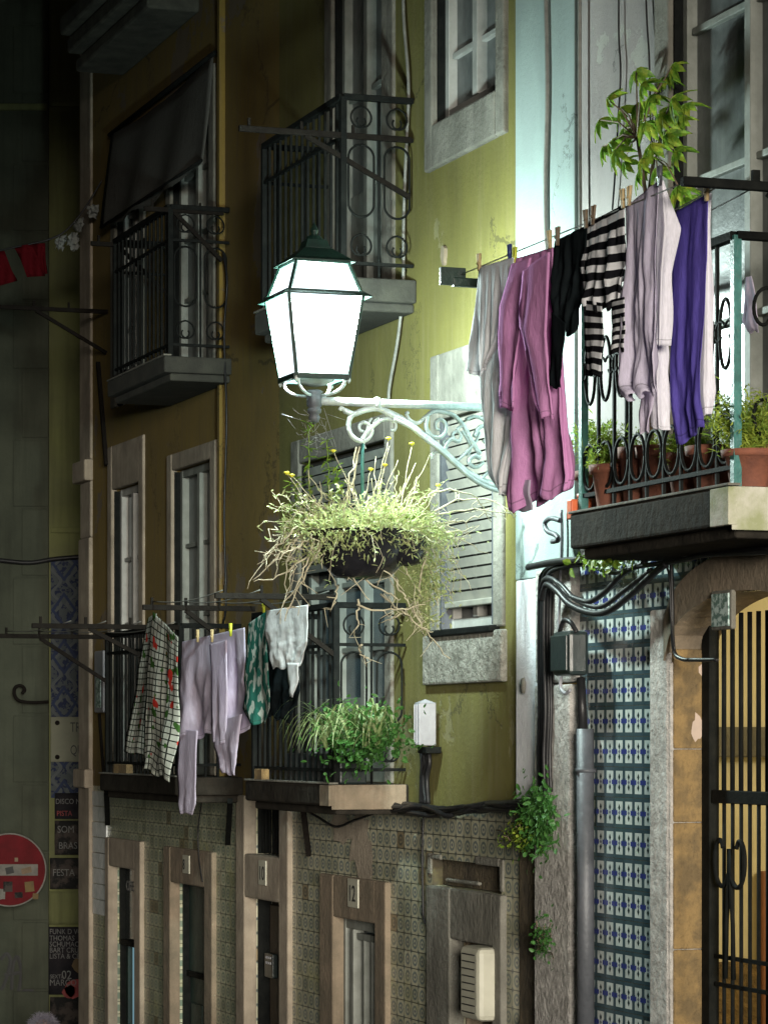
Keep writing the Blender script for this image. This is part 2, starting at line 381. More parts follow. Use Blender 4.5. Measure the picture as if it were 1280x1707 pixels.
    M['tile_b'] = tile_far('azulejo_grey_blue', (.56,.54,.40), (.21,.25,.24), (.14,.16,.21))
    M['tile_panel'] = tile_panel()
    M['plate'] = mat('cream_street_plate', (.19,.195,.145), (.15,.155,.12), 5, .7, .1, 30, spec=.15)
    M['ink'] = mat('black_lettering', (.02,.02,.02), (.03,.03,.03), 9, .7, .1)
    M['paper_dark'] = mat('black_poster_paper', (.012,.012,.015), (.025,.022,.025), 7, .85, .3, 20, spec=.1)
    M['paper_worn'] = mat('torn_poster_paper', (.06,.05,.045), (.018,.018,.018), 9, .9, .5, 20, spec=.1, lo=.45, hi=.55)
    M['paper_white'] = mat('grey_poster_ink', (.18,.18,.175), (.10,.10,.10), 9, .9, .1)
    M['paper_red'] = mat('red_poster_ink', (.28,.05,.05), (.18,.04,.04), 9, .9, .1)
    M['paper_yellow'] = mat('yellow_sticker', (.14,.09,.02), (.08,.05,.02), 9, .7, .1)
    M['sign_red'] = mat('darkened_red_sign_paint', (.125,.010,.014), (.08,.009,.011), 7, .7, .2, 30, spec=.1)  # darkened to stand in for the dim light on the road sign
    M['sign_white'] = mat('darkened_white_sign_paint', (.20,.19,.17), (.13,.125,.115), 9, .7, .2, 30, spec=.15)  # white darkened likewise, weak light put into the colour
    M['asphalt'] = mat('cobbled_street', (.06,.058,.052), (.04,.038,.035), 9, .8, 1., 14, bdist=.03)
    M['plastic_film'] = cloth_mat('clear_plastic_scraps', (.5,.52,.5), .5)
    M['cornice'] = mat('shade_dark_stone', (.10,.10,.08), (.05,.05,.042), 6, .95, .8, 26)  # darker copy of the grey stone, upper-floor shade put into its colour
    M['flag_red'] = cloth_mat('red_bunting', (.16,.012,.018), .4)
    M['canvas'] = cloth_mat('grey_canvas_awning', (.15,.15,.14), .2)
    M['hair'] = mat('grey_hair', (.36,.34,.40), (.22,.20,.26), 60, .6, .8, 90)
    M['skin'] = mat('skin', (.45,.27,.20), (.40,.24,.18), 8, .6, .1)
    M['coat'] = cloth_mat('dark_coat', (.04,.04,.06), .0)
    M['hallwall'] = mat('cream_hall_plaster', (.78,.72,.52), (.70,.64,.44), 3, .9, .2)
    M['halldado'] = mat('red_brown_hall_dado', (.35,.14,.07), (.28,.12,.06), 5, .7, .2)
    M['tile_glint'] = mat('white_tile_glint', (.75,.78,.80), (.55,.60,.62), 9, .12, .5, 18)  # white colour carries a painted lamp reflection
    M['web'] = mat('cobweb_threads', (.5,.5,.52), (.4,.4,.42), 30, .8, .1)
mk()
# ================================================================ setting
def zg(Y):
    if Y < 8: return 1.5
    return 1.5 - .145*(Y-8) if Y < 34 else 1.5-.145*26
mb = MB(); g = []
for j in range(60):
    Y = -12 + j*1.1; g.append([(X, Y, zg(Y)) for X in (-40,-20,-8,-4,-2,0,2,4,8,20,40)])
mb.grid(g); mb.smooth = False
solo('street', mb, M['asphalt'], None, None, (0,0,0), frame=WO, kind='structure')

def wallmb(a0, a1, z0, z1, ops=(), depth=.09, b=0.0):
    mb = MB()
    ops = [(o[0]-.004, o[1]+.004, o[2]-(.004 if o[2]>z0 else 0), o[3]+(.004 if o[3]<z1-.01 else 0)) for o in ops]
    ops = [(max(o[0],a0), min(o[1],a1), max(o[2],z0), min(o[3],z1), o) for o in ops if o[0] < a1 and o[1] > a0 and o[2] < z1 and o[3] > z0]
    As = sorted({a0,a1,*[o[0] for o in ops],*[o[1] for o in ops]}); Zs = sorted({z0,z1,*[o[2] for o in ops],*[o[3] for o in ops]})
    for i in range(len(As)-1):
        for j in range(len(Zs)-1):
            am=(As[i]+As[i+1])/2; zm=(Zs[j]+Zs[j+1])/2
            if any(o[0]<am<o[1] and o[2]<zm<o[3] for o in ops): continue
            mb.quad((As[i],b,Zs[j]),(As[i+1],b,Zs[j]),(As[i+1],b,Zs[j+1]),(As[i],b,Zs[j+1]))
    for x0,x1,y0,y1,o in ops:
        dd = depth
        mb.quad((x0,b,y0),(x0,b,y1),(x0,b+dd,y1),(x0,b+dd,y0)); mb.quad((x1,b,y0),(x1,b+dd,y0),(x1,b+dd,y1),(x1,b,y1))
        if o[3] <= z1: mb.quad((x0,b,y1),(x1,b,y1),(x1,b+dd,y1),(x0,b+dd,y1))
        if o[2] >= z0: mb.quad((x0,b,y0),(x0,b+dd,y0),(x1,b+dd,y0),(x1,b,y0))
    return mb

def window(parent, a0, a1, z0, z1, b=.09, fm=None, gm=None, rails=(.33,.66), leaves=2, fw=.055, solid_low=0):
    fm = fm or M['white_wood']; gm = gm or M['glass']; f = MB()
    f.box(a0,a0+fw,b-.05,b+.02,z0,z1); f.box(a1-fw,a1,b-.05,b+.02,z0,z1)
    f.box(a0+fw,a1-fw,b-.048,b+.018,z1-fw,z1); f.box(a0+fw,a1-fw,b-.048,b+.018,z0,z0+fw*1.3)
    w = (a1-a0-2*fw)/leaves
    for k in range(1, leaves): f.box(a0+fw+w*k-fw*.6, a0+fw+w*k+fw*.6, b-.058, b+.016, z0+fw*1.3, z1-fw)
    for r in rails:
        z = z0+(z1-z0)*r
        for k in range(leaves): f.box(a0+fw+w*k+.01, a0+fw+w*(k+1)-.01, b-.03, b+.014, z-.016, z+.016)
    if solid_low:
        for k in range(leaves): f.box(a0+fw+w*k+.02, a0+fw+w*(k+1)-.02, b-.018, b+.01, z0+fw, z0+solid_low)
    o = part('window', f, fm, parent, bevel=.004)
    g = MB(); g.box(a0+.005, a1-.005, b+.0, b+.012, z0+.005, z1-.005); part('pane', g, gm, o)
    g = MB(); g.box(a0+.001, a0+.014, .004, b-.052, z0+.01, z1-.01); part('jamb_shade_panel', g, M['iron'], parent); return o  # dark panel paints shade onto the far jamb

def surround(parent, x0, x1, z0, z1, w=.12, proud=.02, m=None, sill=0, top=None, name='stone_surround', wr=None):
    """stone frame around an opening (a0..a1)"""
    t = MB(); top = top or w; wr = wr or w
    t.box(x0-w, x0, -proud, .03, z0-sill, z1+top); t.box(x1, x1+wr, -proud, .03, z0-sill, z1+top)
    t.box(x0, x1, -proud+.003, .03, z1, z1+top)
    if sill: t.box(x0, x1, -proud-.003, .03, z0-sill, z0)
    return part(name, t, m or M['stone'], parent, bevel=.012)

ZB = 2.62; ZF1 = 2.74; ZF2 = 5.55; ZTOP = 11.5; ZBOT = -3.0
aC = A(155); aQ = A(137); aH = A(466); aY = A(866); aN = A(1280)+3.2
# ---------------------------------------------------------------- ochre house (far left)
h1 = thing('house', 'dark ochre house at the far corner with two stacked iron balconies and a grey awning', 'house', (aC,0,0), 'row of old town houses')
w1 = (A(190), A(235), ZF1, 4.92); w2 = (A(290), A(354), ZF1, 4.92)
w3 = (A(195), A(236), ZF2, 7.5);  w4 = (A(288), A(352), ZF2, 7.5)
w5 = (A(200), A(240), 8.45, 10.4); w6 = (A(290), A(352), 8.45, 10.4)
part('wall', wallmb(aC, aH, ZB, ZTOP, [w1,w2,w3,w4,w5,w6], .10), M['ochre'], h1)
for i, w in enumerate((w1,w2,w3,w4,w5,w6)):
    window(h1, w[0], w[1], w[2], w[3], .10, M['grey_wood'] if i in (1,3) else M['white_wood'], M['curtain'] if i in (1,3) else M['glass'], rails=(.3,.52,.75), solid_low=.55 if i==1 else 0)
for i, (w, tp) in enumerate(((w1,.34),(w2,.12),(w3,.12),(w4,.12),(w5,.12),(w6,.12))):
    surround(h1, *w, w=.13, top=tp, m=M['stone_pink'] if i < 2 else M['stone'])
d1 = (A(187), A(230), ZBOT, 2.007); d2 = (A(290), A(347), ZBOT, 1.964)
aP3 = A(400)
part('tiled_wall', wallmb(aC, aP3, ZBOT, ZB, [d1,d2], .16, b=.004), M['tile_a'], h1)
q = MB(); q.box(aQ, aC, -.03, .4, ZBOT, 4.6); q.box(aQ-.02, aC+.01, -.07, .38, 2.60, 2.75)
q.box(aQ-.05, aC+.01, -.07, .38, 5.05, 5.22); q.box(aQ+.02, aC, -.02, .39, 4.6, 5.05); q.box(aQ, aC, -.02, .41, 5.22, ZTOP)
part('corner_quoin', q, M['stone_pink'], h1, bevel=.015)
q = MB(); q.quad((aQ,.4,ZBOT),(aQ,.4,ZTOP),(aQ,9,ZTOP),(aQ,9,ZBOT)); part('side_wall', q, M['ochre'], h1)
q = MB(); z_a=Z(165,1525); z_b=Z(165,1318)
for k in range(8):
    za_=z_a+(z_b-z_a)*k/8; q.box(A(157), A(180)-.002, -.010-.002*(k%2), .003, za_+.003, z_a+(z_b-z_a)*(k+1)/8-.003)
part('tile_glint_column', q, M['tile_glint'], h1, bevel=.004)  # white strip stands in for a lamp reflected in the corner tiles
q = MB(); q.box(A(372), A(372)+.05, -.04, 0, ZB+.1, ZTOP); part('flat_pilaster_strip', q, M['ochre'], h1)
# ground floor surrounds and doors
t = MB(); t.box(A(181), d1[0], -.03, .05, ZBOT, 2.227); t.box(d1[1], A(240), -.03, .05, ZBOT, 2.227); t.box(d1[0], d1[1], -.027, .05, 2.007, 2.227)
part('stone_surround', t, M['stone_pink'], h1, bevel=.012)
t = MB(); t.box(A(279), d2[0], -.03, .05, ZBOT, 2.217); t.box(d2[1], A(360), -.03, .05, ZBOT, 2.217); t.box(d2[0], d2[1], -.027, .05, 1.964, 2.217)
part('stone_surround', t, M['stone_lintel'], h1, bevel=.012)
# door 1: glazed shop door, lit slit
dd = MB(); dd.box(d1[0], d1[1], .10, .14, 1.42, 2.007); o = part('transom', dd, M['glass'], h1)
dd = MB(); dd.box(d1[0], d1[0]+.03, .06,.1,1.42,2.0); dd.box(d1[1]-.03,d1[1], .06,.1,1.42,2.0); dd.box(d1[0],d1[1],.058,.1,1.40,1.44); part('transom_frame', dd, M['iron'], o)
dd = MB(); dd.box(d1[0], A(212,-.1), .11, .15, ZBOT, 1.40); part('door', dd, M['door_green'], h1)
dd = MB(); dd.box(A(212,-.1)+.003, d1[1], .145, .16, ZBOT, 1.398)
M['lit_door'] = emit_mat('cold_lit_doorway', (.35,.62,.72), .35); part('lit_glass', dd, M['lit_door'], h1, label='pale blue light showing through the glass of the far door')
tx = MB(); text_mb(tx, 'CAFE BAR', .11, (d1[0]+.06, .098, 1.82), .9); part('lettering', tx, M['paper_white'], o)
dd = MB(); dd.box(d2[0], d2[1], .11, .15, 1.33, 1.964); o = part('transom', dd, M['door_green'], h1)
dd = MB(); dd.box(d2[0], d2[1], .09, .16, 1.29, 1.33); part('transom_bar', dd, M['iron'], o)
dd = MB(); dd.box(d2[0], d2[1], .12, .16, ZBOT, 1.29)
am = (d2[0]+d2[1])/2; dd.box(am-.03, am+.03, .10,.12, ZBOT,1.28)
for k in (0,1):
    s0 = d2[0]+.08+k*(am-d2[0]); dd.box(s0, s0+(am-d2[0])-.16, .105,.12,.2,1.1)
part('door', dd, M['door_green'], h1)
def number_plate(parent, x, y, w, h, s, p=.03, dark=False):
    a, b, z = P(x, y, p); q = MB(); q.box(a-w/2, a+w/2, b-.005, b+.02, z-h/2, z+h/2)
    o = part('number_plate', q, M['cream_plastic'], parent, bevel=.004)
    q = MB(); text_mb(q, s, h*.8, (a-w*.40, b-.007, z-h*.28), 1.0); part('numeral', q, M['ink'], o)
number_plate(h1, 311, 1441, .17, .13, '8')
# roof-high stone balcony slab of the next storey
q = MB(); q.box(A(100,.55), A(250,.55), -.55, 0, 8.28, 8.42); q.box(A(108,.5), A(244,.5), -.48, 0, 8.16, 8.28); q.box(A(118,.42), A(236,.42), -.38, 0, 8.06, 8.16)
part('moulded_cornice', q, M['cornice'], h1, bevel=.02)

# ---------------------------------------------------------------- yellow house (middle)
h2 = thing('house', 'yellow-green plastered house behind the lit lantern, with a slatted window blind', 'house', (aH,0,0), 'row of old town houses')
u1 = (A(557), A(640), ZF2, 8.6); u2 = (A(727), A(833), 6.35, 8.3)
m1 = (A(735), A(826), 3.575, 4.73); m0 = (A(502), A(645), ZF1, 4.71); m9=(A(440),A(470),8.6,8.7)
part('wall', wallmb(aH, aY, ZB, ZTOP, [u1,u2,m1,m0], .10), M['yellow'], h2)
window(h2, *u1, .10, M['grey_wood'], M['curtain'], rails=(.42,.66,.86), solid_low=.7)
window(h2, *u2, .10, M['white_wood'], M['curtain'], rails=(.19,.42,.66,.85), fw=.06)
surround(h2, *u1, w=.14, m=M['stone'], wr=.2)
surround(h2, *u2, w=.12, m=M['stone'], sill=.24, wr=.12, proud=.03)
surround(h2, *m1, w=.13, m=M['stone'], sill=0, top=.36, wr=.14, proud=.02)
surround(h2, *m0, w=.16, m=M['stone'], top=.15, wr=.12)
q = MB(); q.box(A(713), A(845), -.035, .02, 3.29, 3.56); part('stone_apron', q, M['stone_apron'], h2, bevel=.012)
q = MB(); q.box(A(727), A(833), -.055, .08, 3.548, 3.585); part('window_sill', q, M['iron'], h2, bevel=.008)
q = MB(); q.box(A(727)+.01, A(833)-.01, -.02, .09, 6.30, 6.352); part('window_sill', q, M['stone_lintel'], h2, bevel=.008)
# the slatted roller blind with the little window under it
window(h2, m1[0], m1[1], 3.575, 4.73, .10, M['white_wood'], M['glass'], rails=(), leaves=2)
q = MB(); z = 3.735; n=0
while z < 4.71:
    q.add([(m1[0]+.04,.028,z),(m1[1]-.03,.028,z),(m1[1]-.03,.012,z+.047),(m1[0]+.04,.012,z+.047),(m1[0]+.04,.036,z+.045),(m1[1]-.03,.036,z+.045),(m1[1]-.03,.040,z+.002),(m1[0]+.04,.040,z+.002)],
          [(0,1,2,3),(3,2,5,4),(4,5,6,7),(7,6,1,0),(0,3,4,7),(1,6,5,2)]); z += .0605
bl = part('roller_blind', q, M['blind'], h2)
q = MB(); q.box(m1[0]+.03,m1[1]-.02,.042,.047,3.72,4.72); part('slat_gap_shade', q, M['dark'], bl)  # dark sheet paints the shade between the slats
q = MB(); q.box(m1[0]+.005,m1[0]+.035,-.01,.05,3.59,4.72); part('blind_rail', q, M['pipe_grey'], bl)
q = MB(); q.box(m1[1]-.028,m1[1]-.003,-.012,.05,3.59,4.72); part('blind_rail', q, M['pipe_grey'], bl)
q = MB(); q.box(m1[0]+.05,m1[1]-.04,.0,.045,3.70,3.734); part('blind_bottom_bar', q, M['blind'], bl, bevel=.006)
window(h2, m0[0], m0[1], ZF1, 4.71, .10, M['grey_wood'], M['glass_blue'], rails=(.4,.6), leaves=3, solid_low=.5)
q = MB(); z = 4.02
while z < 4.68:
    q.add([(m0[0]+.04,.028,z),(m0[1]-.03,.028,z),(m0[1]-.03,.012,z+.047),(m0[0]+.04,.012,z+.047),(m0[0]+.04,.036,z+.045),(m0[1]-.03,.036,z+.045),(m0[1]-.03,.040,z+.002),(m0[0]+.04,.040,z+.002)],
          [(0,1,2,3),(3,2,5,4),(4,5,6,7),(7,6,1,0),(0,3,4,7),(1,6,5,2)]); z += .0605
bl2 = part('roller_blind', q, M['grey_wood'], h2)
q = MB(); q.box(m0[0]+.03,m0[1]-.02,.042,.047,4.02,4.69); part('slat_gap_shade', q, M['dark'], bl2)  # same painted slat-gap shade for the second blind
# ground floor
t3a = (A(414), A(472), 2.237, 2.585); t3b = (A(414), A(470), ZBOT, 1.95); d4 = (A(562), A(632), ZBOT, 1.925); d5 = (A(757), A(828), ZBOT, 1.918)
nic = (A(721), A(834), 2.195, 2.335)
part('tiled_wall', wallmb(aP3+.001, A(870), ZBOT, ZB, [t3a,t3b,d4,d5,nic], .16, b=.004), M['tile_b'], h2)
t = MB(); t.box(A(400), t3a[0], -.03, .06, ZBOT, ZB); t.box(t3a[1], A(487), -.03, .06, ZBOT, ZB-.005); t.box(t3a[0], t3a[1], -.027, .06, 1.95, 2.237)
part('stone_surround', t, M['stone_pink'], h2, bevel=.012)
t = MB(); t.box(t3a[0], t3a[1], .165, .2, 2.237, 2.585); o = part('transom', t, M['dark'], h2)
t = MB()
for k in range(9):
    a = t3a[0]+.06+k*(t3a[1]-t3a[0]-.12)/8; t.tube([(a,.08,2.24),(a,.08,2.58)], .006, 5)
part('transom_grille', t, M['iron'], o)
t = MB(); t.box(t3b[0], t3b[1], .165, .2, ZBOT, 1.95); t.box(t3b[0]+.1, t3b[1]-.3, .12,.165, ZBOT, 1.9); part('door', t, M['door_brown'], h2)
t = MB(); a,b,z = P(428,1610,0); t.box(a-.09,a+.09,.08,.12,z-.08,z+.08); o = part('intercom', t, M['box_black'], h2, bevel=.008)
t = MB()
for i in range(2):
    for j in range(3): t.box(a-.05+j*.045, a-.03+j*.045, .074,.08, z+.01+i*.035, z+.025+i*.035)
part('button', t, M['white_plastic'], o)
number_plate(h2, 438, 1455, .16, .16, '10', .03)
t = MB(); t.box(A(540), d4[0], -.03, .06, ZBOT, 2.176); t.box(d4[1], A(650), -.03, .06, ZBOT, 2.176); t.box(d4[0], d4[1], -.027, .06, 1.925, 2.176)
part('stone_surround', t, M['stone_lintel'], h2, bevel=.012)
number_plate(h2, 589, 1489, .19, .17, '12', .03)
t = MB(); fr=.04
t.box(d4[0],d4[0]+fr,.04,.1,ZBOT,1.925); t.box(d4[1]-fr,d4[1],.04,.1,ZBOT,1.925); t.box(d4[0]+fr,d4[1]-fr,.043,.1,1.86,1.925)
dw = d4[1]-d4[0]-2*fr
t.box(d4[0]+fr+dw*.18,d4[0]+fr+dw*.18+.05,.03,.1,ZBOT,1.86)
for k in (.42,.62,.82): t.box(d4[0]+fr+dw*k,d4[0]+fr+dw*k+.025,.05,.09,ZBOT,1.84)
t.box(d4[0]+fr+dw*.18+.05,d4[1]-fr,.05,.09,1.80,1.84); t.box(d4[0]+fr+dw*.18+.05,d4[1]-fr,.05,.09,.2,.26)
o = part('door', t, M['grey_wood'], h2, bevel=.004)
t = MB(); t.box(d4[0],d4[1],.101,.115,ZBOT,1.92); part('pane', t, M['glass_blue'], o)
t = MB(); t.box(A(718), d5[0], -.03, .06, ZBOT, 2.19); t.box(d5[1], A(843), -.03, .06, ZBOT, 2.19); t.box(d5[0], d5[1], -.027, .06, 1.918, 2.19)
part('stone_surround', t, M['stone'], h2, bevel=.012)
t = MB(); t.box(d5[0], d5[1], .161, .2, ZBOT, 1.918); part('door', t, M['stone_lintel'], h2)
t = MB(); t.box(nic[0], nic[1], .06, .09, nic[2], nic[3]); part('missing_tile_patch', t, M['brown_wall'], h2)
t = MB()
for (xx,yy,w_,h_) in ((716,1440,.06,.12),(724,1428,.2,.03),(812,1436,.35,.045),(836,1460,.05,.17),(770,1470,.5,.02)):
    a,b,z = P(xx,yy); t.box(a-w_/2,a+w_/2,-.006,.02,z-h_/2,z+h_/2)
part('broken_mortar_edge', t, M['stone'], h2, bevel=.01)
# stains of pink mortar between the tiles over door 12
t = MB()
def splash(t, x, y, ra, rz, b=-.002, n=22):
    a,_,z = P(x,y); vs=[(a,b,z)]
    for k in range(n):
        an=2*PI*k/n; q_=1+R.uniform(-.35,.25); vs.append((a+math.cos(an)*ra*q_, b, z+math.sin(an)*rz*q_))
    t.add(vs, [(0,1+(k+1)%n,1+k) for k in range(n)])
splash(t, 600,1400,.20,.22); splash(t, 570,1380,.22,.10,-.003); splash(t, 612,1440,.12,.14,-.0025)
part('mortar_patch', t, M['stone_pink'], h2)
for hh_, ops_, mm_ in ((h1,(d1,d2),'iron'),(h2,(t3a,t3b),'iron'),(h2,(d4,d5),'stone_lintel')):
    for o_ in ops_:
        t = MB(); t.box(o_[0]+.002,o_[0]+.02,.065,.155,o_[2],o_[3]-.002); part('door_reveal', t, M[mm_], hh_)
t = MB(); t.box(A(868), A(906), -.012, .1, ZBOT, 2.66); part('weathered_strip', t, M['brown_wall'], h2, bevel=.01)

# ---------------------------------------------------------------- white house (near right)
h3 = thing('house', 'white house on the right with blue tiled ground floor and lit doorway', 'house', (aY,0,0), 'row of old town houses')
ZF3 = 4.0; b3 = (A(1120), A(1120)+1.35, ZF3, 6.75)
part('wall', wallmb(A(965), aN, 3.85, ZTOP, [b3], .10), M['pinkwhite'], h3)
q = MB(); q.box(aY, A(965), -.025, .1, 3.80, ZTOP); part('corner_pilaster', q, M['mint'], h3, bevel=.006)
q = MB(); q.box(aY-.002, A(906), -.022, .1, ZB+.02, 3.80); part('rough_strip', q, M['roughwhite'], h3, bevel=.01)
q = MB(); q.box(A(906)+.001, A(966), -.05, .1, 3.27, 3.83); q.box(A(906)+.001, A(966), -.055, .1, ZBOT, 3.26); part('stone_pilaster', q, M['stone_rough'], h3, bevel=.015)
window(h3, b3[0], b3[1], b3[2], b3[3], .10, M['grey_wood'], M['curtain'], rails=(.30,.545,.79), leaves=2, fw=.05, solid_low=.0)
q = MB(); q.box(b3[0]-.16,b3[0],-.02,.03,ZF3,b3[3]+.14); q.box(b3[1],b3[1]+.16,-.02,.03,ZF3,b3[3]+.14); q.box(b3[0],b3[1],-.017,.03,b3[3],b3[3]+.14)
part('stone_surround', q, M['stone'], h3, bevel=.01)
# ground floor: tiles, stone frame, arched doorway
gO = (A(1125), A(1125)+1.5, ZBOT, 3.62)
part('tiled_wall', wallmb(A(966), aN, ZBOT, 3.85, [gO], .02, b=.0), M['tile_near'], h3)
q = MB(); q.box(A(1095), gO[0], -.04, .19, ZBOT, 3.58)
q.box(gO[0]-.001, gO[0]+.02, -.035, .16, ZBOT, 3.34)
part('stone_door_frame', q, M['stone_rough'], h3, bevel=.012)
# warm inner jamb (deep reveal on the far side)
q = MB(); zc = ZBOT
for zt in (1.4, 2.05, 2.62, 2.95, 3.4):
    q.box(gO[0]+.0, gO[0]+.03, -.02, .16, zc+.0015, zt-.0015); zc = zt
part('door_jamb', q, M['jamb'], h3, bevel=.008)
q = MB(); q.box(gO[1], gO[1]+.2, -.04, .25, ZBOT, 3.58); part('stone_door_frame', q, M['stone_rough'], h3, bevel=.012)
for (xx,yy,ra,rz) in ((1180,1120,.04,.05),(1163,1212,.03,.06)):
    q = MB(); zz=Z(xx,yy,-.1); bb=Bof(xx, gO[0]+.032); vs=[(gO[0]+.032,bb,zz)]
    for k in range(16):
        an=2*PI*k/16; s_=1+R.uniform(-.3,.3); vs.append((gO[0]+.032,bb+math.cos(an)*ra*s_,zz+math.sin(an)*rz*s_))
    q.add(vs,[(0,1+k,1+(k+1)%16) for k in range(16)]); part('plaster_patch', q, M['patch'], h3)
# arched lintel, proud of the wall, with a segment cut below
ac = (gO[0]+gO[1])/2; q = MB(); n = 24
def arch_z(a, top, rise, half): return top - rise*(1-math.sqrt(max(0,1-((a-ac)/half)**2)))
zl = Z(1130,1100,.05); half = (gO[1]-gO[0])/2
for k in range(n):
    a0_ = gO[0]-.02 + (gO[1]-gO[0]+.04)*k/n; a1_ = gO[0]-.02 + (gO[1]-gO[0]+.04)*(k+1)/n
    lo0 = arch_z(a0_, zl+.28, .28, half+.02); lo1 = arch_z(a1_, zl+.28, .28, half+.02)
    hi0 = arch_z(a0_, 3.80, .30, half+.025); hi1 = arch_z(a1_, 3.80, .30, half+.025)
    vs = [(a0_,-.05,lo0),(a1_,-.05,lo1),(a1_,-.05,hi1),(a0_,-.05,hi0),(a0_,.2,lo0),(a1_,.2,lo1),(a1_,.2,hi1),(a0_,.2,hi0)]
    q.add(vs, [(0,1,2,3),(0,4,5,1),(3,2,6,7)])
q.quad((gO[0]-.02,-.05,zl+.0),(gO[0]-.02,-.05,3.5),(gO[0]-.02,.2,3.5),(gO[0]-.02,.2,zl))
part('arched_lintel', q, M['stone_lintel'], h3)
a,b,z = P(1203,1017,.06); q = MB(); q.box(a-.10,a+.10,-.065,-.04,z-.085,z+.085); o = part('lamp_niche_frame', q, M['stone'], h3, bevel=.008)
q = MB(); q.box(a-.082,a+.082,-.072,-.063,z-.07,z+.07); M['glow_glass']=mat('bright_glass_plate',(.5,.62,.6),(.12,.2,.18),30,.1,.4,30,lo=.45,hi=.55); part('glass_plate', q, M['glow_glass'], o)
# hall behind the gate
q = MB(); hz0, hz1 = ZBOT, 3.85; ha0, ha1 = gO[0]-.0, gO[1]+.6
q.quad((ha0-.8,4.0,hz0),(ha1,4.0,hz0),(ha1,4.0,hz1),(ha0-.8,4.0,hz1)); q.quad((ha0-.8,.20,hz0),(ha0-.8,.20,hz1),(ha0-.8,4.0,hz1),(ha0-.8,4.0,hz0))
q.quad((ha1,.20,hz0),(ha1,4,hz0),(ha1,4,hz1),(ha1,.20,hz1)); q.quad((ha0-.8,.20,hz1),(ha1,.20,hz1),(ha1,4,hz1),(ha0-.8,4,hz1))
q.quad((ha0-.8,.20,hz0),(ha0-.8,.20,hz1),(gO[0],.20,hz1),(gO[0],.20,hz0)); q.quad((gO[1],.20,hz0),(gO[1],.20,hz1),(ha1,.20,hz1),(ha1,.20,hz0))
hall = part('entrance_hall', q, M['hallwall'], h3)
q = MB(); q.quad((ha0-.8,.20,.85),(ha1,.20,.85),(ha1,4,.85),(ha0-.8,4,.85)); part('hall_floor', q, M['stone'], hall)
q = MB(); aW=ha0-.8
def HB(x,y): return Q(x,y,aW)
q.box(aW+.002,aW+.05,HB(1262,1500)[1],3.9,.86,HB(1250,1452)[2]); part('hall_cupboard', q, M['halldado'], hall, bevel=.01)
q=MB(); q.box(aW+.002,aW+.12,.25,3.95,HB(1240,1262)[2],HB(1240,1212)[2]); part('hall_beam', q, M['stone'], hall, bevel=.01)
q=MB(); q.box(aW+.002,aW+.03,.25,3.97,.86,HB(1240,1602)[2]); part('hall_dado', q, M['jamb'], hall, bevel=.01)

# gate
gt = thing('iron_gate', 'black wrought iron gate with scrolls in the lit yellow doorway', 'gate', (gO[0]+.03,.24,.9))
gb = .14; gz1 = 3.55
q = MB(); q.box(gO[0]+.03,gO[0]+.11,gb-.025,gb+.025,.9,gz1); q.box(ac-.05,ac+.05,gb-.03,gb+.03,.9,gz1); q.box(gO[1]-.13,gO[1]-.0,gb-.025,gb+.025,.9,gz1)
zr = Z(1240,1330,-.14)
q.box(gO[0]+.13,ac-.05,gb-.022,gb+.022,zr-.028,zr+.03); q.box(ac+.05,gO[1]-.13,gb-.022,gb+.022,zr-.028,zr+.03)
part('gate_frame', q, M['iron'], gt, bevel=.004)
q = MB(); za = Z(1240,1601,-.14); zb_ = Z(1240,1648,-.14)
for zz in (za, zb_, 1.2):
    q=MB(); q.box(gO[0]+.13,gO[1]-.13,gb-.008,gb+.008,zz-.009,zz+.009); part('cross_rail', q, M['iron'], gt)
q = MB(); q.tube([(0,0,0),(0,0,gz1-zr)],.012,6)
k = 0; a = gO[0]+.21; bars=[]
while a < gO[1]-.15:
    if abs(a-ac) > .06: bars.append(a)
    a += .086
def copies(name, meshmb, mtl, parent, offs, **kw):
    """meshmb in coordinates relative to the first offset"""
    org, fr = ROOT[parent.name]; base = None
    for o_ in offs:
        if base is None:
            base = bpy.data.objects.new(name, meshmb.mesh(name, mtl, (0,0,0))); COL.objects.link(base); ob = base; finish(ob, **kw)
        else: ob = base.copy(); COL.objects.link(ob)
        ob.parent = parent; ob.location = (o_[0]-org[0], o_[1]-org[1], o_[2]-org[2])
copies('upper_bar', q, M['iron'], gt, [(a,gb,zr) for a in bars])
q = MB(); q.tube([(0,0,0),(0,0,zr-.9)],.010,6); copies('lower_bar', q, M['iron'], gt, [(a,gb+.001,.9) for a in bars])
def spiral2(c, r0, r1, a0, a1, n=26, ry=1.0):
    return [(c[0]+(r0+(r1-r0)*k/n)*math.cos(a0+(a1-a0)*k/n), c[1]+ry*(r0+(r1-r0)*k/n)*math.sin(a0+(a1-a0)*k/n)) for k in range(n+1)]
for i, a in enumerate((gO[0]+.33, ac+.2)):
    for sgn in (1,-1):
        q = MB(); c=(a+.09*sgn, zr-.26)
        pts = [(c[0]-.13*sgn, zr-.8),(c[0]-.12*sgn, zr-.55),(c[0]-.10*sgn, zr-.38)] + [(c[0]-sgn*(x-c[0]) if 0 else c[0]-sgn*x, c[1]+y) for x,y in spiral2((0,0),.10,.03,.2,-5.5,26,1.7)]
        q.tube([(x,gb-.03,z) for x,z in pts],.011,6); part('scroll', q, M['iron'], gt)

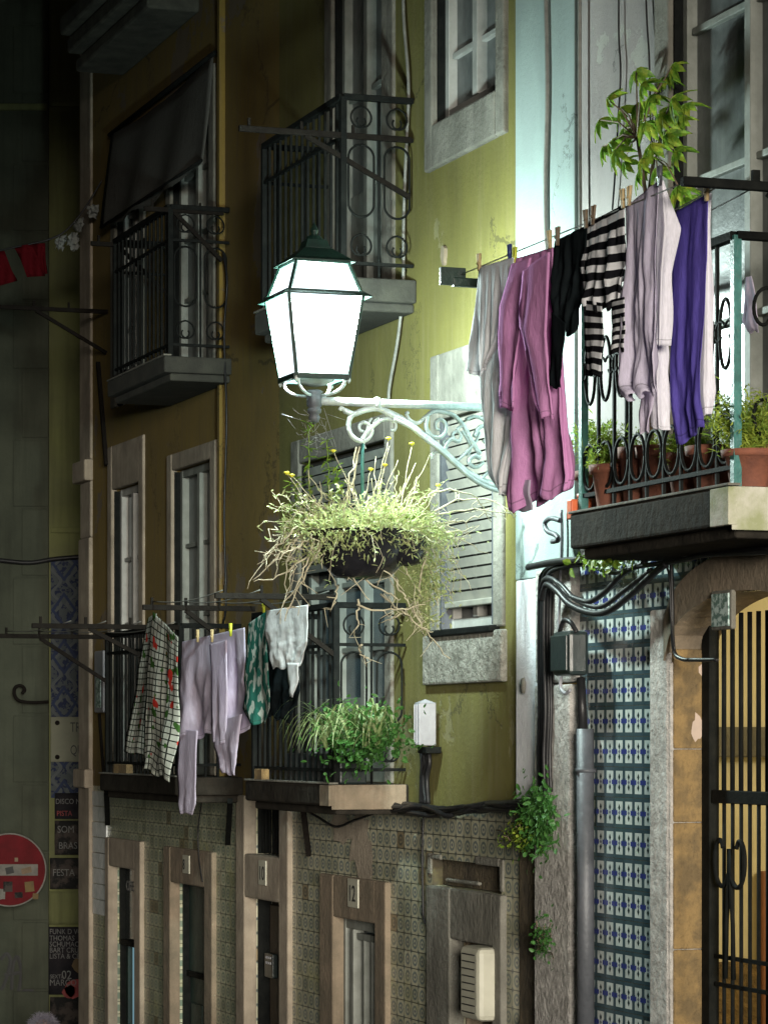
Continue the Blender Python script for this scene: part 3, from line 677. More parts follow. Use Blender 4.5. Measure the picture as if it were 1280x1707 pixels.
# ---------------------------------------------------------------- added arch block, unseen behind the viewpoint, shades the upper floors
ah = thing('added_shade_arch', 'added unseen arch block behind the viewpoint, shading the upper floors', 'house', (3.0,-9.5,1.5), 'row of old town houses')
q = MB(); q.box(3.0, 8.5, -14.0, 2.0, 7.4, 16.0); part('shade_arch_block', q, M['backwall'], ah)
q = MB(); q.box(3.0, 8.5, -14.0, -9.0, 1.0, 7.399); part('shade_arch_pier', q, M['stone'], ah)
q = MB(); n = 20
for k in range(n):
    t0=PI*k/n; t1=PI*(k+1)/n; c0=(-4.5-4.5*math.cos(t0), 5.9+1.5*math.sin(t0)); c1=(-4.5-4.5*math.cos(t1), 5.9+1.5*math.sin(t1))
    q.quad((3.0,c0[0],c0[1]),(3.0,c0[0],7.4),(3.0,c1[0],7.4),(3.0,c1[0],c1[1])); q.quad((3.0,c0[0],c0[1]),(3.0,c1[0],c1[1]),(8.5,c1[0],c1[1]),(8.5,c0[0],c0[1]))
part('shade_arch_vault', q, M['stone'], ah)
# ================================================================ balconies
def balcony(name, label, xl, xc, zf, zs, p, slabm, pitch=.105, h=1.0, style='plain', ironm=None, endslab=None):
    ironm = ironm or M['iron']
    a0 = A(xl,p); a1 = A(xc,p); t = thing(name, label, 'balcony', (a0,0,zs), 'iron balconies along the house fronts')
    q = MB(); q.box(a0-.04,a1+.04,-p-.05,-.001,zs,zf); q.box(a0,a1,-p,-.001,zs-.05,zs)
    s = part('slab', q, slabm, t, bevel=.012)
    q = MB(); q.box(a0-.045,a1+.045,-p-.056,-p+.0,zf+.001,zf+.012); part('slab_lip', q, M['stone'], s, bevel=.003)
    if endslab: q = MB(); q.box(a1+.041,a1+.047,-p-.04,-.02,zs-.02,zf-.002); q.box(a1-.12,a1+.05,-p-.058,-p-.02,zs-.0,zf-.004); part('slab_end', q, endslab, s, bevel=.006)
    zt = zf+h
    q = MB(); q.bar((a0,-p,zt),(a1,-p,zt),.045,.035); q.bar((a0,-p,zt+.001),(a0,-.01,zt+.001),.04,.033); q.bar((a1,-p,zt+.001),(a1,-.01,zt+.001),.04,.033); part('top_rail', q, ironm, t, bevel=.004)
    for zz in ((zf+.08,) if style=='heart' else (zf+.08, zt-.22) if style=='scroll' else (zf+.08, zt-.13)):
        q = MB(); q.bar((a0,-p,zz),(a1,-p,zz),.022,.018); q.bar((a0,-p,zz+.001),(a0,-.01,zz+.001),.02,.018); q.bar((a1,-p,zz+.001),(a1,-.01,zz+.001),.02,.018)
        part('lower_rail', q, ironm, t)
    q = MB(); q.box(-.017,.017,-.017,.017,0,h); copies('corner_post', q, M['teal_iron'] if style=='heart' else ironm, t, [(a0,-p,zf),(a1,-p,zf)])
    q = MB(); q.box(-.007,.007,-.007,.007,0,h-.02); offs=[]
    n = max(2,int(round((a1-a0)/pitch)))
    if style != 'heart':
        offs += [(a0+(a1-a0)*k/n,-p,zf) for k in range(1,n)]
        offs += [(a0,-p*k/5,zf) for k in range(1,5)]
    if style == 'plain': offs += [(a1,-p*k/5,zf) for k in range(1,5)]
    if style == 'heart':
        n2 = n//2; offs += [(a0+(a1-a0)*k/n2,-p,zf) for k in range(1,n2)] + [(a0,-p*.5,zf),(a1,-p*.5,zf)]
    copies('baluster', q, ironm, t, offs)
    def ring_end(a, b0, b1, za, zb_, r=.007):     # upright oval in the end panel
        bc=(b0+b1)/2; hw=abs(b1-b0)/2; pts=[]
        for k in range(33):
            an=2*PI*k/32; y=hw*math.sin(an); zc=(za+zb_)/2; hh=(zb_-za)/2
            zz = zc+ (hh-hw)*(1 if math.cos(an)>0 else -1)*(1 if abs(math.cos(an))>.02 else 0)+hw*math.cos(an)
            pts.append((a,bc+y,zz))
        return MB().tube(pts,r,5)
    if style == 'scroll':
        part('end_bar', MB().tube([(a1,-p/2,zf),(a1,-p/2,zt)],.008,5), ironm, t)
        for k in (0,1):
            b0=-p+.03+k*(p/2); b1=b0+p/2-.06
            part('oval', ring_end(a1,b0,b1,zf+.34,zf+.74), ironm, t)
            for zz in (zt-.12, zf+.17):
                for sg in (1,-1):
                    bc=(b0+b1)/2; pts=[(a1,bc+sg*x,zz+y) for x,y in spiral2((.0,0),.075,.02,1.6,-3.6,18)]
                    part('scroll', MB().tube(pts,.006,5), ironm, t)
    if style == 'heart':
        n3 = n//2; w=(a1-a0)/n3
        for k in range(n3):
            ac_=a0+w*(k+.5)
            for (zc,rx,rz) in ((zf+.62,.055,.14),(zf+.20,.075,.10)):
                pts=[(ac_+rx*math.cos(2*PI*j/20), -p-.004, zc+rz*math.sin(2*PI*j/20)) for j in range(21)]
                part('ring', MB().tube(pts,.008,5), ironm, t)
            for sg in (1,-1):
                pts=[(ac_+sg*(.0+x), -p-.006, zf+.62+y) for x,y in spiral2((.05,.0),.06,.015,2.6,-2.6,16)]
                part('scroll', MB().tube(pts,.006,5), ironm, t)
        for k in (0,):
            for sg in (1,-1):
                for (zc,f) in ((zf+.70,1),(zf+.30,-1)):
                    pts=[(a1+.003, -p/2+sg*x*.9, zc+f*y) for x,y in spiral2((.09,0),.09,.02,2.8,-3.0,20,1.3)]
                    part('scroll', MB().tube(pts,.008,5), ironm, t)
    return t, a0, a1
BL, bl0, bl1 = balcony('balcony','lower left black iron balcony of the ochre house, laundry hanging in front of it',180,302,ZF1,2.62,.42,M['slab'])
BU, bu0, bu1 = balcony('balcony','upper left black iron balcony of the ochre house, under the grey awning',193,284,ZF2,5.44,.42,M['slab_mid'],style='scroll')
BM, bm0, bm1 = balcony('balcony','lower middle iron balcony above the door numbered 12, holding the spider plants',425,560,ZF1,2.62,.42,M['slab'],style='scroll',endslab=M['stone_lintel'])
BV, bv0, bv1 = balcony('balcony','upper middle iron balcony with oval ironwork, directly behind and above the lantern',441,572,ZF2,5.42,.42,M['slab_mid'],style='scroll')
BN, bn0, bn1 = balcony('balcony','nearest balcony at the right edge with heart scrolls, a teal corner post and potted plants',972,1226,ZF3,3.845,.42,M['slab'],pitch=.085,style='heart',endslab=M['slab_lit_end'])

# awning over the upper left balcony
g=[]; n=26; mm=8
for j in range(mm+1):
    v=j/mm; row=[]
    for i in range(n+1):
        u=i/n; a=A(192)+(A(362)-A(192))*u
        row.append((a, -.03-.07*v-.015*math.sin(u*17+2*v)*(.3+v), 7.66-.72*v+.05*math.sin(u*PI)*-1+.012*math.sin(u*23)*v))
    g.append(row)
aw = thing('awning','grey canvas awning sloping over the upper left balcony','awning',(A(192),0,7.0))
part('canvas', MB().grid(g), M['canvas'], aw, solid=.004)
q=MB(); q.tube([(A(192)-.05,-.03,7.67),(A(362)+.05,-.03,7.67)],.018); part('roller_tube', q, M['iron'], aw)
q=MB(); q.tube([(A(192),-.11,6.94),(A(362),-.11,6.94)],.012); part('front_bar', q, M['iron'], aw)

# ================================================================ drying racks
def rack(label, a_near, a_far, p0, p1, z, p1n=None, brace=.45, lines=4, zline=.03, only=None, hooks=True, tipdrop=0.0):
    t = thing('drying_rack', label, 'clothes rack', (a_near,-p0,z), 'iron laundry arms on the balconies')
    p1f = p1
    for a in ([a_near] if a_far is None else [a_far, a_near]):
        p1 = (p1n or p1f) if a == a_near else p1f
        q=MB(); q.bar((a,-p0,z),(a,-p1,z+tipdrop),.028,.032); arm = part('arm', q, M['rust'], t, bevel=.003)
        q=MB(); q.bar((a,-p0-.01,z-.32),(a,-p0-(p1-p0)*.62,z-.015),.022,.026); part('brace', q, M['rust'], arm)
        for k in range(3):
            q=MB(); q.box(a-.008,a+.008,-p1+.05+k*(p1-p0)*.3,-p1+.065+k*(p1-p0)*.3,z,z+.06); part('hook', q, M['rust'], arm)
    p1 = p1f
    if a_far is not None:
        for k in range(lines):
            b=-p1+.06+k*(p1-p0-.1)/max(1,lines-1); pts=[(a_far+(a_near-a_far)*i/10, b, z+.035-.03*math.sin(PI*i/10)) for i in range(11)]
            part('line', MB().tube(pts,.0035,5), M['cable_grey'], t)
    return t
# lower left rack: far arm reaches x=0, near arm x=170..415
rack('lower left laundry rack holding the chequered cloth and the long pale garment', A(302,.42)+.0, A(180,.42), .42, 1.22, Z(180,1062,.42), p1n=1.42)
rack('iron arm on the ochre house corner with a diagonal brace, above the wall of posters', A(180), None, 0, .92, Z(180,520), lines=0)
zmr = Z(640,1000,.42)
rack('laundry rack of the lower middle balcony, behind the hanging basket', bm1, bm0, .42, 1.12, Z(560,996,.42))
rack('laundry arm of the upper middle balcony, above and behind the lantern', bv1, None, .02, 1.02, Z(585,218,.42), lines=0)
rack('short laundry arms of the upper left balcony', bu1, bu0, .05, .60, Z(193,408,.42), lines=0)

# ---- the near rack with the big line of washing
PO, PI_ = .89, .74
zln = Z(797,446,PO)
aF = A(768,PO); aNr = A(1120,.95)
nr = thing('drying_rack','nearest laundry rack with a green metal end plate, lines full of washing','clothes rack',(aNr,-.1,zln),'iron laundry arms on the balconies')
q=MB(); q.bar((aF,-.02,zln-.035),(aF,-PO-.04,zln-.035),.035,.04); arm=part('arm', q, M['lamp_green'], nr, bevel=.004)
q=MB(); q.box(aF-.012,aF+.012,-PO-.10,-PO+.02,zln-.05,zln+.03); part('end_plate', q, M['lamp_green'], arm, bevel=.003)
q=MB(); q.bar((aNr,-.02,zln-.0),(aNr,-PO-.02,zln-.0),.035,.035); arm=part('arm', q, M['iron'], nr, bevel=.004)
q=MB(); q.box(aNr-.01,aNr+.01,-.62,-.59,zln,zln+.06); q.bar((aNr,-.02,zln-.38),(aNr,-.55,zln-.02),.028,.03); part('brace', q, M['iron'], arm)
for b in (PO, PI_, .6):
    pts=[(aF+(aNr-aF)*i/16,-b,zln-.05*math.sin(PI*i/16)*(b!=PO)) for i in range(17)]
    part('line', MB().tube(pts,.003,5), M['cable_grey'], nr)

from mathutils import noise as mnoise
def lerp(a,b,t): return a+(b-a)*t
def cloth_mb(rows, p, curl=None, nu=44, nv=60, folds=4.0, amp=.02, seed=1, mb=None, bow=0, wrap=True):
    rr = random.Random(seed); ph=[rr.uniform(0,6.28) for _ in range(6)]
    n=len(rows)-1; g=[]; uv=[]
    ycum=[0]
    for i in range(n): ycum.append(ycum[-1]+max(4,abs(rows[i+1][1]-rows[i][1])+abs(rows[i+1][3]-rows[i][3])))
    for j in range(nv+1):
        v=j/nv; d=v*ycum[-1]; k=0
        while k<n-1 and ycum[k+1]<d: k+=1
        t=(d-ycum[k])/(ycum[k+1]-ycum[k]); r=[lerp(rows[k][i],rows[k+1][i],t) for i in range(4)]
        aL=A(r[0],p); aR=A(r[2],p); zL=Z(r[0],r[1],p); zR=Z(r[2],r[3],p); row=[]; urow=[]
        for i in range(nu+1):
            u=i/nu; a=lerp(aL,aR,u); z=lerp(zL,zR,u)
            w=min(1.25,.12+1.25*v)*amp
            edge=math.sin(PI*min(1,max(0,u)))**.4 if 0<u<1 else 0
            nz_=mnoise.noise((u*folds*1.7+seed*3.1, v*1.6, seed))*1.5+mnoise.noise((u*folds*4+7, v*5+u*3, seed*.7))*.55+mnoise.noise((u*9+v*6, v*11-u*4, seed*1.3))*.14
            b=-p + w*nz_ + .32*w*(math.sin(2*PI*folds*u+ph[0]+1.0*math.sin(2.2*v+ph[1]))+.45*math.sin(2*PI*folds*2.1*u+ph[2]+1.5*v)+.3*math.sin(9*v+5*u+ph[3]))*(.35+.65*edge)
            z += .4*w*math.sin(2*PI*folds*u+ph[4])*v*v
            if j==0: z+=.0
            row.append((a,b,z)); urow.append((u,1-v))
        if curl:
            cx=lerp(curl[k],curl[k+1],t); be=Bof(cx,aR); b0=row[-1][1]
            for i in range(1,7):
                s_=i/6; row.append((aR-.015*math.sin(PI*s_)+.01*math.sin(12*v+ph[5])*s_, lerp(b0,max(be,b0+.004),s_), zR+.0*s_)); urow.append((1+.05*i,1-v))
        g.append(row); uv.append(urow)
    mb = mb or MB(); mb.grid(g,uv); return mb

M['c_blouse']=cloth_mat('sheer_white_cotton',(.88,.88,.90),.4)
M['c_mauve']=cloth_mat('mauve_towelling',(.70,.34,.62),.25,(.62,.28,.55))
M['c_black']=cloth_mat('black_jersey',(.012,.016,.018),.08)
M['c_grey']=cloth_mat('pale_grey_cotton',(.80,.74,.90),.35)
M['c_lit_white']=cloth_mat('lit_white_cotton',(.90,.88,.96),.2)  # whiter cloth for lit garment edges, lamplight put into the colour
M['c_lilac']=cloth_mat('pale_lilac_cotton',(.82,.74,.90),.35)
M['c_purple']=cloth_mat('violet_blue_cotton',(.17,.13,.55),.3,(.13,.10,.46))
def stripes(t):
    tc=t.n('ShaderNodeTexCoord'); sp=t.n('ShaderNodeSeparateXYZ'); t.l(tc.outputs['UV'],sp.inputs[0])
    f=t.m('FRACT',t.m('MULTIPLY',sp.outputs[1],6.3)); top=GT(t,sp.outputs[1],.955)
    s_=t.m('MAXIMUM',LT(t,f,.52),top); return t.mix(s_,(.75,.75,.78),(.012,.012,.015))
M['c_stripe']=cloth_mat('black_white_stripes',(1,1,1),.25,pattern=stripes)
def chequer(t):
    tc=t.n('ShaderNodeTexCoord'); sp=t.n('ShaderNodeSeparateXYZ'); t.l(tc.outputs['UV'],sp.inputs[0])
    f=t.m('FRACT',t.m('MULTIPLY',sp.outputs[0],9)); g_=t.m('FRACT',t.m('MULTIPLY',sp.outputs[1],24))
    ln=t.m('MAXIMUM',LT(t,f,.17),LT(t,g_,.2)); col=t.mix(ln,(.50,.52,.46),(.03,.035,.03))
    nz=t.noise(t.coord('UV',(2.6,4.2,1)),1.6,1.5); nz2=t.noise(t.coord('UV',(3.2,5.2,1)),1.5,1.5)
    col=t.mix(t.ramp(nz2,[(.60,(0,0,0)),(.62,(1,1,1))]),col,(.05,.12,.03))
    return t.mix(t.ramp(nz,[(.62,(0,0,0)),(.64,(1,1,1))]),col,(.50,.04,.03))
M['c_cheq']=cloth_mat('chequered_floral_cotton',(1,1,1),.15,pattern=chequer)
def greenpat(t):
    nz=t.noise(t.coord('Object',(9,9,7)),1.6,2); return t.mix(t.ramp(nz,[(.5,(0,0,0)),(.53,(1,1,1))]),(.03,.14,.11),(.40,.46,.42))
M['c_green']=cloth_mat('green_print_cotton',(1,1,1),.2,pattern=greenpat)

LG='washing pegged to the balcony lines'
def garment(name,label,cat,parts_,group=None):
    f=parts_[0]; r=f[1][0]; p=f[2]; t=thing(name,label,cat,P(r[0],r[1],p),group)
    for (nm,rows,pp,mt,kw) in parts_:
        kw=dict(kw); pp=pp-.16 if (group==LG and pp>.8) else pp; sol=kw.pop('solid',.0025); part(nm, cloth_mb(rows,pp,**kw), mt, t, solid=sol)
    return t
garment('blouse','sheer white blouse at the far left end of the near washing line','blouse',[
 ('body',[(798,446,856,428),(797,540,856,530),(797,625,856,612),(800,650,856,640),(803,720,853,715),(812,790,850,790),(833,822,849,820)],1.05,M['c_blouse'],dict(folds=3.2,amp=.030,seed=3,curl=[858,857,857,857,856,853,851])),
 ('sleeve',[(798,450,806,448),(788,540,806,540),(783,575,808,570),(781,620,800,628)],1.09,M['c_blouse'],dict(folds=1.5,amp=.012,seed=4,nu=10)),
 ('yoke',[(800,447,856,429),(800,520,856,510),(802,590,838,560),(803,627,812,600)],1.10,M['c_blouse'],dict(folds=5,amp=.010,seed=5))],LG)
garment('bathrobe','long mauve towelling bathrobe hanging with one sleeve loose, beside the white blouse','bathrobe',[
 ('body',[(858,432,922,412),(852,520,922,500),(858,600,926,590),(862,680,936,672),(858,760,945,745),(852,825,946,790),(853,850,946,815)],1.05,M['c_mauve'],dict(folds=3.1,amp=.044,seed=11,curl=[925,927,936,945,948,954,948],solid=.008)),
 ('sleeve',[(853,440,884,430),(834,512,870,498),(834,600,864,590),(830,680,858,682)],1.11,M['c_mauve'],dict(folds=1.2,amp=.02,seed=12,nu=12,solid=.008)),
 ('sleeve',[(872,452,915,420),(864,545,908,560),(884,640,916,650),(899,690,917,700)],1.13,M['c_mauve'],dict(folds=1.3,amp=.02,seed=13,nu=12,solid=.008)),
 ('lining',[(858,800,884,800),(856,852,886,852)],1.03,M['c_lilac'],dict(folds=1,amp=.01,seed=14,nu=8,nv=8))],LG)
garment('black_top','plain black jersey top with one sleeve hanging, between the mauve robe and the striped top','top',[
 ('body',[(925,402,980,374),(922,480,974,470),(921,560,970,551)],1.05,M['c_black'],dict(folds=3,amp=.030,seed=21)),
 ('sleeve',[(919,520,943,540),(917,600,937,600),(917,645,934,648)],1.08,M['c_black'],dict(folds=1.2,amp=.012,seed=22,nu=10))],LG)
garment('striped_top','black and white striped top with both sleeves hanging down','top',[
 ('body',[(977,374,1040,340),(970,450,1040,440),(973,522,1040,512)],1.05,M['c_stripe'],dict(folds=3.5,amp=.026,seed=31)),
 ('sleeve',[(972,500,1003,505),(973,560,1003,560),(975,625,1002,628)],1.075,M['c_stripe'],dict(folds=1.2,amp=.01,seed=32,nu=10)),
 ('sleeve',[(1018,500,1040,495),(1021,590,1041,585)],1.075,M['c_stripe'],dict(folds=1.1,amp=.01,seed=33,nu=10))],LG)
garment('long_shirt','long pale grey shirt with its lit side painted white, right of the striped top','shirt',[
 ('body',[(1042,345,1098,300),(1043,450,1092,445),(1039,560,1092,560),(1035,650,1090,640),(1052,664,1092,652)],1.05,M['c_grey'],dict(folds=3,amp=.028,seed=41)),
 ('side',[(1092,310,1104,300),(1092,385,1108,380),(1093,460,1102,455),(1094,575,1100,575)],1.0,M['c_lit_white'],dict(folds=1,amp=.006,seed=42,nu=8,curl=[1107,1133,1121,1119])),  # lit side of the shirt painted in a whiter cloth
 ('tail',[(1066,600,1090,590),(1067,660,1090,650),(1070,722,1082,720)],.99,M['c_lilac'],dict(folds=1.6,amp=.012,seed=43,nu=10)),
 ('lower_side',[(1082,570,1096,570),(1080,640,1096,640),(1084,712,1098,716)],.95,M['c_lit_white'],dict(folds=1,amp=.008,seed=44,nu=8,curl=[1112,1116,1118]))],LG)  # lower part of the painted lit side
garment('towel','violet blue towel with its lit edge painted white, nearest item on the washing line','towel',[
 ('body',[(1127,352,1180,322),(1117,450,1177,430),(1117,600,1168,585),(1120,690,1165,668),(1127,744,1172,712)],.90,M['c_purple'],dict(folds=2.3,amp=.018,seed=51)),
 ('lining',[(1176,330,1180,322),(1174,450,1178,440),(1162,600,1174,590),(1158,650,1172,650),(1168,700,1176,690)],.85,M['c_lit_white'],dict(folds=1,amp=.004,seed=52,nu=8,curl=[1184,1186,1190,1192,1184]))],LG)  # white strip paints the lit edge of the towel
garment('blouse','small lilac garment hanging at the right edge behind the teal corner post','blouse',[
 ('body',[(1243,462,1252,460),(1240,500,1262,495),(1236,540,1262,530),(1246,555,1262,552)],.25,M['c_lilac'],dict(folds=1.5,amp=.012,seed=61,nu=12))],LG)

# washing on the lower racks
LG2='washing on the lower balconies'
garment('table_cloth','black and white chequered cloth with red flowers, hanging at the lower left','cloth',[
 ('front_fall',[(256,1020,298,1062),(246,1120,298,1130),(238,1220,297,1235),(238,1283,291,1303)],.95,M['c_cheq'],dict(folds=1.8,amp=.03,seed=71)),
 ('back_fall',[(247,1030,262,1022),(232,1110,260,1110),(222,1180,258,1180),(213,1252,250,1265)],.85,M['c_cheq'],dict(folds=1.2,amp=.02,seed=72,nu=12))],LG2)
garment('nightshirt','long pale pinkish white garment with one leg hanging lowest, at the lower left','garment',[
 ('body',[(303,1070,408,1046),(302,1150,411,1130),(300,1232,414,1218)],.70,M['c_lilac'],dict(folds=3.3,amp=.03,seed=81)),
 ('leg',[(300,1215,330,1218),(297,1300,327,1300),(296,1340,326,1340),(301,1356,321,1357)],.72,M['c_lilac'],dict(folds=1.0,amp=.012,seed=82,nu=12)),
 ('leg',[(352,1205,404,1190),(358,1245,396,1240),(372,1290,393,1292)],.73,M['c_lilac'],dict(folds=1.5,amp=.015,seed=83,nu=12)),
 ('front_panel',[(350,1074,378,1066),(354,1150,380,1150),(354,1238,372,1240)],.745,M['c_lilac'],dict(folds=1.2,amp=.012,seed=84,nu=12))],LG2)
garment('patterned_cloth','green and white printed cloth hanging right of the long pale garment','cloth',[
 ('body',[(414,1040,446,1018),(409,1120,448,1112),(407,1180,449,1180),(419,1208,440,1204)],.75,M['c_green'],dict(folds=1.7,amp=.02,seed=91,nu=16))],LG2)
garment('child_shirt','small white shirt with dangling ties below the hanging basket','shirt',[
 ('body',[(444,1018,514,1008),(443,1060,512,1070),(455,1115,500,1112)],.80,M['c_blouse'],dict(folds=2.2,amp=.016,seed=95)),
 ('tie',[(478,1105,498,1105),(480,1135,496,1135),(484,1160,489,1161)],.82,M['c_blouse'],dict(folds=1,amp=.01,seed=96,nu=8,nv=14))],LG2)
garment('dark_shirt','black garment hanging below the small white shirt','shirt',[
 ('body',[(446,1085,502,1085),(445,1150,500,1150),(440,1195,480,1202)],.66,M['c_black'],dict(folds=2,amp=.025,seed=97))],LG2)

# clothes pegs
def peg(label, x, y, p, m, lean, group='wooden and plastic clothes pegs'):
    a,b,z=P(x,y,p); q=MB()
    for sg in (1,-1):
        q.bar((a+sg*.012+lean,b-.006,z+.045),(a+sg*.003,b-.004,z-.03),.009,.012)
    q.tube([(a-.012,b-.01,z+.002),(a+.012,b-.01,z+.002)],.005,6)
    solo('clothes_peg',q,m,label,'clothes peg',(a,b,z),group)
for (x,y,mk_,lean,lb) in (
 (800,440,'wood',0,'wooden peg holding the far shoulder of the sheer white blouse'),
 (851,425,'peg_blue',0,'blue peg between the white blouse and the mauve robe'),
 (859,430,'peg_yellow',.008,'yellow-green peg on the mauve robe beside the blue peg'),
 (918,402,'wood',-.006,'pale wooden peg where the mauve robe meets the black top'),
 (930,397,'stem_brown',.01,'dark wooden peg on the black top beside a paler one'),
 (978,368,'stem_brown',-.004,'dark peg at the far corner of the striped top'),
 (989,362,'stem_brown',.016,'leaning dark peg on the striped top next to its far corner'),
 (1040,334,'wood',-.008,'left peg of the pair between the striped top and the long shirt'),
 (1049,330,'wood',.012,'right peg of the pair between the striped top and the long shirt'),
 (1101,296,'pipe_grey',0,'grey peg at the top of the long pale shirt')):
    peg(lb,x,y,.895,M[mk_],lean)
peg('pale peg at the near corner of the violet towel',1179,322,.745,M['wood'],0)
for (x,y,p,mk_,lb) in ((331,1062,.75,'wood','pale peg on the collar of the long pale garment'),(355,1062,.75,'wood','pale peg in the middle of the long pale garment'),
 (386,1052,.75,'peg_yellow','bright yellow peg on the long pale garment'),(441,1012,.8,'peg_yellow','yellow peg between the green cloth and the small white shirt')):
    peg(lb,x,y,p+.01,M[mk_],.006)
# ================================================================ the street lantern
aL = A(862)
def L3(x,y): return Q(x,y,aL)
bL = Bof(524,aL); YL = OY+sT*aL+cT*bL
def zL(y, dY=0): return CAMZ+(HY-y)/FPX*(YL+dY)
c=(aL,bL)
lamp = thing('street_lantern','lit square green iron street lantern on a scrolled white wall bracket','street lamp',(aL,0,zL(815)))
z0,z1,z2 = zL(628,-.1), zL(488,-.15), zL(436,-.1)
w0,w1,w2 = .27,.385,.27
M['pane_upper']=emit_mat('upper_lit_pane',(.80,.95,1.0),2.2,.18)
M['pane_glow']=emit_mat('frosted_lit_pane',(.80,.95,1.0),2.4,.45)
f=MB(); e=.014
def cor(w,z): return [(c[0]+sx*w/2,c[1]+sy*w/2,z) for sx,sy in ((-1,-1),(1,-1),(1,1),(-1,1))]
for (wa,za,wb,zb2) in ((w0,z0,w1,z1),(w1*.97,z1,w2,z2)):
    A0=cor(wa,za); B0=cor(wb,zb2)
    for k in range(4): f.bar(A0[k],B0[k],.017,.017)
for (w,z,t_) in ((w0,z0,.028),(w1,z1,.022),(w2,z2,.02)):
    C0=cor(w,z)
    for k in range(4): f.bar(C0[k],C0[(k+1)%4],t_,t_)
part('frame', f, M['lamp_green'], lamp, bevel=.003)
f=MB(); f.frustum((c[0],c[1]),w1+.12,z1-.012,w1+.02,z1+.006)
f2=MB()
for (wo,wi,za,zb3) in ((w1+.07,w1-.0,z1-.018,z1+.004),(w2+.06,w2-.01,z2-.002,z2+.012)):
    O1=cor(wo,za); I1=cor(wi,zb3)
    for k in range(4):
        k2=(k+1)%4; up=(0,0,.006)
        vs=[O1[k],O1[k2],I1[k2],I1[k]]; vs2=[(v[0],v[1],v[2]+.006) for v in vs]
        f2.add(vs+vs2,[(3,2,1,0),(4,5,6,7),(0,1,5,4),(1,2,6,5),(2,3,7,6),(3,0,4,7)])
part('eave_flange', f2, M['lamp_green'], lamp)
f=MB(); f.frustum((c[0],c[1]),w2+.02,z2+.016,.14,z2+.075); f.frustum((c[0],c[1]),.13,z2+.075,.10,z2+.12); f.lathe((c[0],c[1],z2+.12),[(.05,0),(.035,.02),(.015,.03),(.022,.05),(.012,.07),(.002,.09)],12); f.smooth=False
part('roof_cap', f, M['lamp_green'], lamp, bevel=.004)
for k in range(4):
    A0=cor(w0-.012,z0+.012); B0=cor(w1-.012,z1-.01); g=MB(); k2=(k+1)%4; g.quad(A0[k],A0[k2],B0[k2],B0[k]); part('pane', g, M['pane_glow'], lamp)
    A0=cor(w1-.03,z1+.012); B0=cor(w2-.012,z2-.008); g=MB(); g.quad(A0[k],A0[k2],B0[k2],B0[k]); part('upper_pane', g, M['pane_upper'], lamp)
bulb=MB(); bulb.lathe((c[0],c[1],z0+.02),[(.012,0),(.02,.02),(.04,.05),(.045,.09),(.03,.13),(.01,.15)],14); part('bulb', bulb, M['pane_glow'], lamp)
# cage below
zt=zL(658); f=MB()
for sx,sy in ((-1,-1),(1,-1),(1,1),(-1,1)):
    p0=(c[0]+sx*w0*.42,c[1]+sy*w0*.42,z0-.005); pts=[p0]
    for k in range(1,9):
        t_=k/8; r=w0*.42*math.cos(t_*PI/2)*1.05+.03*t_; pts.append((c[0]+sx*r,c[1]+sy*r,z0-.005-(z0-zt)*math.sin(t_*PI/2)))
    f.tube(pts,.008,6)
    f.lathe((c[0]+sx*w0*.5,c[1]+sy*w0*.5,z0-.03),[(.004,0),(.010,.01),(.010,.02),(.004,.03)],8)
part('cage_leg', f, M['lamp_iron'], lamp)
f=MB(); f.lathe((c[0],c[1],z0-.035),[(.03,0),(.075,.012),(.10,.03),(.105,.034)],18); part('lower_bowl', f, M['cable_grey'], lamp)
f=MB(); f.lathe((c[0],c[1],zL(707)),[(.004,0),(.022,.012),(.03,.03),(.024,.05),(.034,.055),(.036,.075),(.028,.08),(.038,.09),(.040,.14),(.032,.15),(.045,.16),(.03,.17)],16); part('socket', f, M['pipe_grey'], lamp)
# arm
f=MB(); pa=(c[0],c[1]+.03,zL(668)); pb=(aL,-.02,L3(855,681)[2]); f.tube([pa,pb],.021,12)
pm=Vector(pa).lerp(Vector(pb),.28); pm2=Vector(pa).lerp(Vector(pb),.30); f.tube([pm,pm2],.030,12); part('arm_tube', f, M['lamp_iron'], lamp)
f=MB(); f.box(aL-.05,aL+.05,-.035,-.002,L3(855,660)[2],L3(855,690)[2]); f.box(aL-.045,aL+.045,-.035,-.002,L3(858,795)[2],L3(858,740)[2]); part('wall_plate', f, M['lamp_iron'], lamp, bevel=.005)
def ptube(pts, r0, r1=None, name='scroll', n=8, da=0):
    P3=[L3(x,y) for x,y in pts]
    # resample with Catmull-Rom
    out=[]
    for i in range(len(P3)-1):
        a_=Vector(P3[max(0,i-1)]); b_=Vector(P3[i]); c_=Vector(P3[i+1]); d_=Vector(P3[min(len(P3)-1,i+2)])
        for k in range(4):
            t=k/4; out.append(.5*((2*b_)+(c_-a_)*t+(2*a_-5*b_+4*c_-d_)*t*t+(3*b_-a_-3*c_+d_)*t**3))
    out.append(Vector(P3[-1])); out=[Vector((v.x+da,v.y,v.z)) for v in out]; m=len(out)
    r1=r1 or r0; f=MB(); f.tube(out,[lerp(r0,r1,k/(m-1)) for k in range(m)],n); return part(name,f,M['lamp_iron'],lamp)
main=[(574,684),(590,690),(606,684),(630,681),(652,692),(680,706),(708,728),(730,745),(758,771),(786,794),(820,810),(862,815)]
ptube(main,.015,.019,'brace_bar'); ptube([(x+3,y+7) for x,y in main[4:]],.010,.012,'brace_bar',da=.012); ptube([(x-2,y-7) for x,y in main[3:]],.009,.012,'brace_bar',da=-.01)
def sp(cx,cy,r0,r1,a0,a1,n=14): return [(cx+lerp(r0,r1,k/n)*math.cos(lerp(a0,a1,k/n)), cy-lerp(r0,r1,k/n)*math.sin(lerp(a0,a1,k/n))) for k in range(n+1)]
